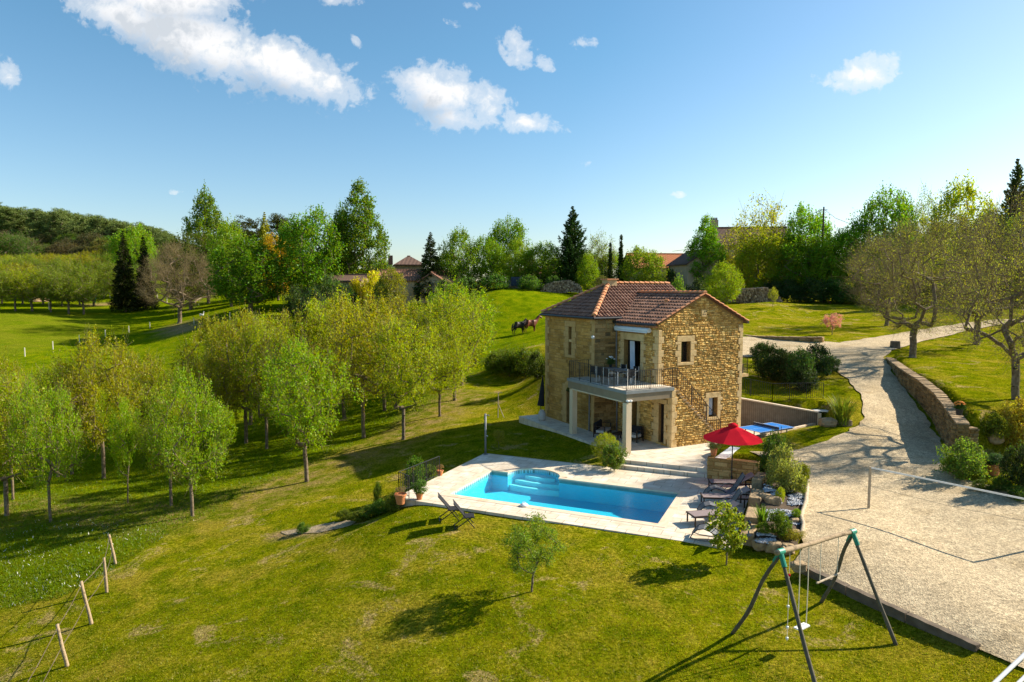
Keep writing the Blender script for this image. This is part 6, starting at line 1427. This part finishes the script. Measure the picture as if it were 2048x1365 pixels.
a, c = hang(.245, seat_z)[1], hang(.38, seat_z)[1]; sdv = (c-a).normalized(); snv = Vector((-sdv.y,sdv.x,0))*.09
so3 = MB().add([a-snv, c-snv, c+snv, a+snv, a-snv-EZ*.035, c-snv-EZ*.035, c+snv-EZ*.035, a+snv-EZ*.035], [(0,1,2,3),(7,6,5,4),(0,4,5,1),(1,5,6,2),(2,6,7,3),(3,7,4,0)]).build('seat', M_WHITE, ws_); so3.location = o_
tz = thing('trapeze_bar', 'pale wooden trapeze bar hanging on cords', 'trapeze', t0.lerp(t1,.66)); o_ = -t0.lerp(t1,.66)
for f in (.54,.79): a, c = hang(f, bar_z); MB().tube([a, c], .010, 5).build('rope', M_ROPE, tz).location = o_
MB().tube([hang(.50,bar_z)[1], hang(.83,bar_z)[1]], .028, 8).build('bar', M_WOOD, tz).location = o_
kr = thing('climbing_rope', 'thin hanging cord with white knots and a silver ball', 'rope', t0.lerp(t1,.12)); o_ = -t0.lerp(t1,.12)
a, c = hang(.12, S[0].z+.45); km = MB(); km.tube([a, c], .008, 5); km.build('cord', M_ROPE, kr).location = o_
for f in (.28,.62,.85,.97): q = a.lerp(c, f); MB().lathe([(0,-.04),(.035,-.02),(.035,.02),(0,.04)], 8, q).build('knot', M_WHITE if f > .3 else M_RED, kr).location = o_
# white poles at the lower right corner
gp = thing('white_poles', 'white round poles leaning at the lower right corner', 'poles', Pz(1990,1372,.3))
o_ = -gp.location; A1, B1 = Pz(1975,1380,-.2), Pd(2075,1285,15.4); A2, B2 = Pz(2018,1385,-.2), Pd(2085,1320,15.0)
MB().tube([A1, B1], .045, 10).build('pole', M_WHITE, gp).location = o_; MB().tube([A2, B2], .04, 10).build('pole', M_WHITE, gp).location = o_

# ------------------------------------------------------------------ fences
PT = [((218,1069.5),(232.6,1130)),((208,1116),(214,1185)),((162,1163),(184.5,1250)),((114,1249),(136.4,1334))]
labs = ['farthest fence post of the leaning row at lower left','second farthest leaning fence post at lower left','third leaning fence post at lower left','nearest and tallest looking leaning fence post at lower left']
tops_ = []
for k, (tp, bs_) in enumerate(PT):
    b_ = G(*bs_); t_ = Pd(*tp, b_.y); fp_ = thing('fence_post', labs[k], 'fence post', b_, 0, 'leaning posts of the near wire fence'); tops_.append((b_, t_))
    o = bent(Vector((0,0,-.15)), t_-b_, .055, .045, 70+k, 8, .035).build('post', M_POST, fp_, True)
wf = thing('fence_wire', 'rusty wires strung between the leaning fence posts', 'wire', tops_[0][0]); o_ = -tops_[0][0]
ex = tops_[3][0]+(tops_[3][0]-tops_[2][0])*1.3, tops_[3][1]+(tops_[3][1]-tops_[2][1])*1.3
for f in (.93,.5):
    P_ = [b_.lerp(t_, f) for b_, t_ in tops_]+[ex[0].lerp(ex[1], f)]; q = []
    for i in range(4): q += [P_[i], P_[i].lerp(P_[i+1], .5)-EZ*.05]
    MB().tube(q+[P_[4]], .010, 5).build('wire', M_TIMB, wf).location = o_
M_PALE = noisy('pale_post', (.55,.50,.38), (.66,.62,.50), 6, .9, .2)
pp = [(50,715),(106,700),(159,686),(211,676),(258,667),(300,658),(388,650),(418,646),(460,640)]
for k, (u, v) in enumerate(pp):
    p = G(u, v); po = MB().tube([(0,0,-.2),(0,0,1.15)], .06, 6).build('meadow_post', M_PALE, None, False, p); tag(po, 'slim pale stake of the electric fence across the left meadow', 'fence post', 'pale stakes across the left meadow')
for k, (u, v) in enumerate([(98,620),(172,603),(220,597),(236,594),(268,592),(285,598),(315,602),(334,606)]):
    p = G(u, v); po = MB().tube([(0,0,-.2),(0,0,1.5)], .09, 6).build('meadow_post', M_PALE, None, False, p); tag(po, 'short pale post at the far side of the left meadow', 'fence post', 'far posts of the left meadow')
p = G(80,604); sh_ = MB(); sh_.lathe([(2.1,0),(1.8,.5),(1.2,1.1),(.5,1.5),(0,1.6)], 14); o = sh_.build('straw_heap', noisy('straw', (.45,.30,.15), (.60,.42,.24), 2, .95, .8, .08), None, True, p); tag(o, 'pale orange heap of straw at the far left orchard', 'heap')
p = G(172,606); gt_ = thing('field_gate', 'small green field gate at the far meadow edge', 'gate', p)
for x in (0, 2.2): MB().tube([(x,0,0),(x,0,1.8)], .08, 6).build('post', M_GREEN, gt_)
MB().bar((0,0,1.6),(2.2,0,.4),.06).build('brace', M_GREEN, gt_)

# ------------------------------------------------------------------ animals
def skin(name, nodes, edges, mat, parent, sub=1):
    me = bpy.data.meshes.new(name); me.from_pydata([n_[:3] for n_ in nodes], edges, []); me.materials.append(mat)
    o = bpy.data.objects.new(name, me); COL.objects.link(o); o.parent = parent
    sk = o.modifiers.new('skin', 'SKIN'); sk.use_smooth_shade = True
    for v_, n_ in zip(me.skin_vertices[0].data, nodes): v_.radius = (n_[3], n_[4] if len(n_) > 4 else n_[3])
    me.skin_vertices[0].data[0].use_root = True
    sb2 = o.modifiers.new('sub', 'SUBSURF'); sb2.levels = sub; sb2.render_levels = sub+1; return o
def horse(loc, rz, body_mat, mane_mat, label, head_up):
    h_ = thing('horse', label, 'horse', loc, rz, 'horses on the meadow')
    hd_ = (1.28,0,2.0) if head_up else (1.25,0,1.55)
    Nn = [(0,0,1.12,.36,.42),(.33,0,1.14,.34,.41),(.58,0,1.18,.31,.40),(-.33,0,1.15,.34,.40),(-.58,0,1.16,.32,.37),
          (.86,0,1.42,.19,.28),(1.05,0,1.70,.13,.20),(hd_[0],0,hd_[2],.11,.15),(hd_[0]+.24,0,hd_[2]-.14,.09,.12),(hd_[0]+.42,0,hd_[2]-.26,.07,.085)]
    E = [(0,1),(1,2),(0,3),(3,4),(2,5),(5,6),(6,7),(7,8),(8,9)]
    for s in (-1,1):
        i = len(Nn); x = .03*s; Nn += [(.56,.16*s,.90,.16,.16),(.60+x,.17*s,.55,.085,.085),(.60+x,.17*s,.28,.045,.045),(.60+x,.17*s,.08,.045,.045),(.64+x,.17*s,.0,.055,.055)]; E += [(2,i),(i,i+1),(i+1,i+2),(i+2,i+3),(i+3,i+4)]
        i = len(Nn); Nn += [(-.54,.17*s,.92,.21,.22),(-.48-x,.18*s,.68,.12,.13),(-.70-x,.18*s,.46,.055,.055),(-.66-x,.18*s,.22,.045,.045),(-.66-x,.18*s,.06,.045,.045),(-.61-x,.18*s,.0,.055,.055)]; E += [(4,i),(i,i+1),(i+1,i+2),(i+2,i+3),(i+3,i+4),(i+4,i+5)]
    skin('body', Nn, E, body_mat, h_)
    skin('tail', [(-.60,0,1.34,.06),(-.84,0,1.22,.08),(-.92,0,.8,.11),(-.90,0,.40,.05)], [(0,1),(1,2),(2,3)], mane_mat, h_)
    skin('mane', [(.75,0,1.62,.03,.08),(.93,0,1.78,.03,.09),(1.08,0,1.95,.03,.08),(hd_[0]-.06,0,hd_[2]+.10,.03,.05)], [(0,1),(1,2),(2,3)], mane_mat, h_)
    for s in (-1,1): MB().lathe([(.035,0),(.03,.05),(0,.14)], 6, (hd_[0]-.02,.055*s,hd_[2]+.07)).build('ear', body_mat, h_)
M_HB = noisy('horse_black', (.018,.012,.010), (.03,.02,.015), 4, .5, 0); M_HR = noisy('horse_bay', (.13,.035,.015), (.18,.05,.02), 3, .5, 0)
ph1, ph2 = G(1037,671), G(1060,667)
horse(ph1, R(28), M_HB, M_HB, 'nearly black horse standing behind the bay horse', False); horse(ph2, R(24), M_HR, M_HB, 'reddish brown bay horse with raised head', True)
p = G(403,636); gs = thing('goose', 'small white goose in the shade of the left meadow', 'goose', p)
M_GO = noisy('goose_white', (.7,.7,.66), (.8,.8,.76), 5, .8, 0)
skin('body', [(0,0,.45,.22),(.28,0,.5,.16),(-.35,0,.48,.10),(.38,0,.8,.055),(.42,0,1.05,.06),(.52,0,1.04,.03)], [(0,1),(0,2),(1,3),(3,4),(4,5)], M_GO, gs)
for s in (-1,1): MB().tube([(0,.08*s,.3),(0,.08*s,0)], .025, 5).build('leg', M_OFLOW, gs)

# ------------------------------------------------------------------ hamlet behind
M_FST = noisy('farm_stone', (.20,.15,.09), (.30,.23,.14), .9, .95, .6, .05, c3=(.15,.11,.07)); M_FST2 = noisy('farm_stone_light', (.40,.31,.19), (.50,.40,.26), .9, .95, .5, .05)
def troof(name, c1, c2):
    m, t, b = material(name, c1, .9); co = objco(t); s = N(t, 'ShaderNodeSeparateXYZ'); L(t, co, s.inputs[0]); f = math_(t, 'SINE', math_(t, 'MULTIPLY', s.outputs[0], 24)); g2 = math_(t, 'SINE', math_(t, 'MULTIPLY', s.outputs[2], 30))
    c = mixc(t, ramp(t, noise(t, co, 3.0, 6, .7), [(.35, 0), (.65, 1)]), c1, c2); c = mixc(t, ramp(t, f, [(0, .35), (.4, 0)]), c, (.06,.03,.02)); L(t, c, b.inputs['Base Color']); bump(t, b, math_(t, 'ADD', f, g2), .8, .06); return m
M_FR = troof('farm_roof', (.42,.20,.12), (.30,.16,.11)); M_FRO = troof('barn_roof', (.55,.19,.07), (.48,.17,.07)); M_FRB = troof('brown_roof', (.20,.12,.085), (.14,.09,.07))
def farm(name, label, cat, loc, rz, Lx, Wy, eave, rise, wm, rm, wins=(), chims=(), hip=False):
    """long side along local x faces -y"""
    root = thing(name, label, cat, loc, rz); w = MB(); w.box((-Lx/2,-Wy/2,-2),(Lx/2,Wy/2,eave))
    if not hip:
        for sx_ in (-1,1): x = sx_*Lx/2; w.add([(x,-Wy/2,eave),(x,Wy/2,eave),(x,0,eave+rise),(x-sx_*.4,-Wy/2,eave),(x-sx_*.4,Wy/2,eave),(x-sx_*.4,0,eave+rise)], [(0,1,2),(5,4,3)])
    w.build('wall', wm, root); r_ = MB(); o = .35; k = Wy*.4 if hip else 0; oh = o*rise/(Wy/2)
    A_ = [(-Lx/2-o,-Wy/2-o,eave-oh+.08),(Lx/2+o,-Wy/2-o,eave-oh+.08),(Lx/2+o-k,0,eave+rise+.08),(-Lx/2-o+k,0,eave+rise+.08),(-Lx/2-o,Wy/2+o,eave-oh+.08),(Lx/2+o,Wy/2+o,eave-oh+.08)]
    B_ = [(p[0],p[1],p[2]-.22) for p in A_]; r_.add(A_+B_, [(0,1,2,3),(3,2,5,4),(7,6,9,8),(8,9,10,11)[::1] if False else (9,8,11,10),(0,6,7,1),(4,5,11,10),(0,3,9,6),(3,4,10,9),(1,7,8,2),(2,8,11,5)]+([(0,3,4),(1,5,2)] if hip else []))
    ro = r_.build('roof', rm, root); rc = MB(); rc.tube([A_[3], A_[2]], .16, 8); rc.build('ridge', rm, ro)
    for (cx, cy, cw_, chh, potn) in chims:
        c_ = MB().box((cx-cw_/2,cy-cw_*.35,eave),(cx+cw_/2,cy+cw_*.35,eave+rise+chh)).build('chimney', wm if potn == 0 else M_FR if potn < 0 else wm, root)
        for q in range(max(0, potn)): MB().lathe([(.16,0),(.13,.5),(.0,.5)], 8, (cx-cw_/2+.25+q*(cw_-.5)/max(1,potn-1), cy, eave+rise+chh)).build('chimney_pot', M_FRB, c_)
    for (x, z, ww, hh, kind) in wins:
        f = MB().box((x-ww/2,-Wy/2-.04,z),(x+ww/2,-Wy/2+.1,z+hh)).build('door' if kind == 'd' else 'window', M_WHITE if kind == 'w' else M_WOODD, root)
        MB().box((x-ww/2+.1,-Wy/2-.06,z+.1),(x+ww/2-.1,-Wy/2-.045,z+hh-.1)).build('pane', M_GLASS, f)
    return root
def UDz(u, v, d): q = Pd(u, v, d); return Vector((q.x, q.y, T(q.x, q.y)))
def eh(v, p): return topz(v, p)-p.z
p = UDz(826,575,118); farm('farmhouse', 'long low farmhouse with pale tiled roof left of the dark fir', 'house', p, R(4), 13.5, 6, eh(560,p), 1.6, M_FST2, M_FR, [(-3,.9,1.2,1.0,'w'),(1.5,0,1.1,2,'d'),(4,.9,1,1,'w')])
p = UDz(700,590,113); farm('stone_barn', 'shaded grey stone barn behind the yellow shrubs', 'barn', p, R(-8), 6.0, 7, eh(562,p), .9, M_FST, M_FRB, [(-3.6,0,1.6,2.6,'d')])
p = UDz(818,560,136); farm('hipped_barn', 'stone barn with steep hipped brown roof above the long farmhouse', 'barn', p, R(12), 5.5, 7, eh(530,p), 1.6, M_FST, M_FRB, [], [(-3.6,0,.9,.2,-1)], True)
p = UDz(880,575,116); farm('stone_cottage', 'small stone cottage half hidden by the dark fir', 'house', p, R(70), 6, 4.5, eh(562,p), 1.3, M_FST2, M_FR)
p = UDz(1070,575,121); farm('stone_shed', 'small pale stone shed glimpsed behind the woodpiles', 'shed', p, R(5), 6.5, 4, eh(553,p), 1.2, M_FST2, M_FR, [(1.2,.9,.8,1.0,'d')])
p = UDz(1312,570,132); farm('orange_roof_barn', 'long barn with bright orange tiled roof', 'barn', p, R(8), 11.5, 9, eh(536,p), 2.6, M_FST2, M_FRO, [(3,0,2.2,2.4,'d')])
p = UDz(1392,565,122); farm('gabled_stone_house', 'pale stone gable end left of the bright green tree', 'house', p, R(98), 9, 7, eh(528,p), 2.3, M_FST2, M_FRB, [(0,.5,.8,1.0,'d')])
p = UDz(1490,565,138); farm('tall_farmhouse', 'tall farmhouse with brown roof and many potted chimney', 'house', p, R(-6), 15, 9, eh(492,p), 3.6, M_FST2, M_FRB, [(-5.2,3.2,1,1.4,'w'),(-2,3.2,1,1.4,'w'),(2,3.2,1,1.4,'w')], [(-6.4,0,1.5,1.6,4)])
# woodpiles
def woodpile(u, d, w, h, label, dep=2.2, tarp=False, seed=1):
    p = UD(u, d); root = thing('woodpile', label, 'woodpile', p, R(rnd.uniform(-6,6))); r = random.Random(seed); m_ = MB()
    x = -w/2; 
    rows_ = int(h/.2)
    for j in range(rows_):
        ww = w/2*math.sqrt(max(.05, 1-(j/rows_)**2))*r.uniform(.93,1.03); x = -ww
        while x < ww:
            q = r.uniform(.10,.17); y0_ = -dep/2+r.uniform(-.25,.15); a_ = r.uniform(-.12,.12); z = j*.2+.1+r.uniform(-.03,.03)+.10*math.sin(x*1.3); m_.tube([(x,y0_,z),(x+a_,y0_+dep,z+r.uniform(-.05,.05))], q, 6); x += q*2.1
    m_.build('logs', M_LOG, root)
    if tarp:
        MB().box((-w*.3,-dep/2-.32,h*.2),(w*.1,dep/2,h*1.0)).build('tarpaulin', noisy('tarp_blue', (.02,.03,.05), (.04,.06,.10), 2, .5, .6, .05), root)
    return root
woodpile(1042,117,6.0,1.9,'dark woodpile partly under a tarpaulin behind the meadow', tarp=True, seed=1)
woodpile(1125,113,7.0,2.1,'wide sunlit woodpile at the top of the meadow', seed=2)
woodpile(1282,104,3.2,1.6,'small rounded woodpile just over the house roof', seed=3)
woodpile(1392,104,4.2,1.3,'low pale woodpile right of the house roof', seed=4)
woodpile(1508,103,8.0,2.3,'long dark woodpile under the far trees', seed=5)
tree_px('ivy_mound', 'rounded ivy covered mound left of the cypresses', 'shrub', 'clipped', 1204, 0, 553, 34, (.14,.15,.04), dist=106)
# power pole and wires
p = UD(1642,112); pz_ = topz(414, p)-p.z; pl_ = thing('power_pole', 'slim concrete power pole with wires above the right hand trees', 'power pole', p)
MB().tube([(0,0,-.5),(0,0,pz_)], [.2,.12], 8).build('pole', M_WOODD, pl_); MB().bar((-.6,0,pz_-.5),(.6,0,pz_-.5),.1).build('crossarm', M_WOODD, pl_)
for (u, v, d) in ((1345,503,125),(1760,446,95)):
    q = Pd(u, v, d)-p; a = Vector((0,0,pz_-.4)); mid = a.lerp(q, .5)-EZ*1.2; MB().tube([a, a.lerp(mid,.5)-EZ*.35, mid, mid.lerp(q,.5)-EZ*.35, q], .03, 4).build('wire', M_DARK, pl_)

# ------------------------------------------------------------------ grass blades (uncountable)
def blade_field(name, n, region, h, w, seed, cols, label, dens=None):
    r = np.random.RandomState(seed); P = []
    while len(P) < n:
        m_ = n*2; u_ = r.uniform(-30, 2080, m_); v_ = r.uniform(region[0], region[1], m_)
        zz = r.uniform(0, 1, m_); X = (u_-CXP)/FPX; Y = -(v_-CYP)/FPX; c_, s_ = math.cos(PITCH), math.sin(PITCH); dx, dy, dz = X, c_+Y*s_, -s_+Y*c_
        t_ = (-1.0-HC)/dz
        for _ in range(4): g_ = tfun(dx*t_, dy*t_); t_ = (g_-HC)/dz
        x, y = dx*t_, dy*t_; ok = region[2](x, y) & (y < 95) & (y > 8); P.extend(zip(x[ok], y[ok])); 
        if not ok.any(): break
    P = np.array(P[:n]); z = tfun(P[:,0], P[:,1])+.03*np.sin(P[:,0]*1.3+P[:,1]*.7)*np.sin(P[:,1]*1.1-P[:,0]*.4); n = len(P)
    a = r.uniform(0, 6.28, n); hh = h*r.uniform(.5, 1.3, n); lean = r.normal(0, .45, (n, 2))*hh[:,None]; b0 = np.c_[P, z-.02]; ww = w*r.uniform(.6, 1.4, n)*(.6+.03*P[:,1])
    sx_ = np.c_[np.cos(a)*ww, np.sin(a)*ww, np.zeros(n)]; V = np.stack([b0-sx_, b0+sx_, b0+np.c_[lean, hh]], 1).reshape(-1, 3)
    o = mesh_np(name, V, np.arange(3*n).reshape(n, 3), M_LEAF); o.color = (*cols, 1); return tag(o, label, 'grass', kind='stuff')
def onlawn(x, y):
    return (sdf(MEAD, x, y) > 0) & (sdf(DECK, x, y) > .05) & (sdf(PATIO, x, y) > .1) & (sdf(COURT, x, y) > .1)
COURT = [TA, TB, Pz(2130,1375,0), Pz(2500,1200,0), Pz(2100,985,.5), Pz(1925,958,.5), Pz(1893,922,.5), Pz(1868,850,1.2), Pz(1848,818,1.65), Pz(1815,785,2.1), Pz(1782,748,2.55), Pz(1790,700,3.3), Pz(1930,665,4.1), Pz(1930,653,4.5), Pz(1810,668,4.0), Pz(1680,686,3.7), Pz(1430,684,3.3), Pz(1430,712,3.3), Pz(1600,706,3.3), Pz(1668,738,2.8), Pz(1722,795,1.9), Pz(1722,835,1.4), Pz(1683,872,1.0), Pz(1600,902,.65), Pz(1500,922,.55), Pz(1560,945,.4), Pz(1606,955,.35)]
onmead = lambda x, y: (sdf(MEAD, x, y) < .3)
blade_field('lawn_grass', 110000, (700, 1400, onlawn), .055, .012, 1, (.22,.24,.003), 'short mown grass of the lawn')
blade_field('dry_grass', 40000, (900, 1400, onlawn), .05, .012, 2, (.36,.28,.04), 'dry straw coloured blades in the lawn')
blade_field('meadow_grass', 120000, (640, 1400, onmead), .10, .014, 3, (.15,.21,.002), 'long unmown grass of orchard and meadow')
dz_ = blade_field('daisies', 450, (1040, 1400, lambda x, y: onmead(x, y) & (np.sin(x*1.3)+np.sin(y*1.7+x) > -.9)), .11, .009, 4, (.8,.8,.75), 'white daisies scattered in the long grass'); dz_.data.materials.clear(); dz_.data.materials.append(M_FLOW)
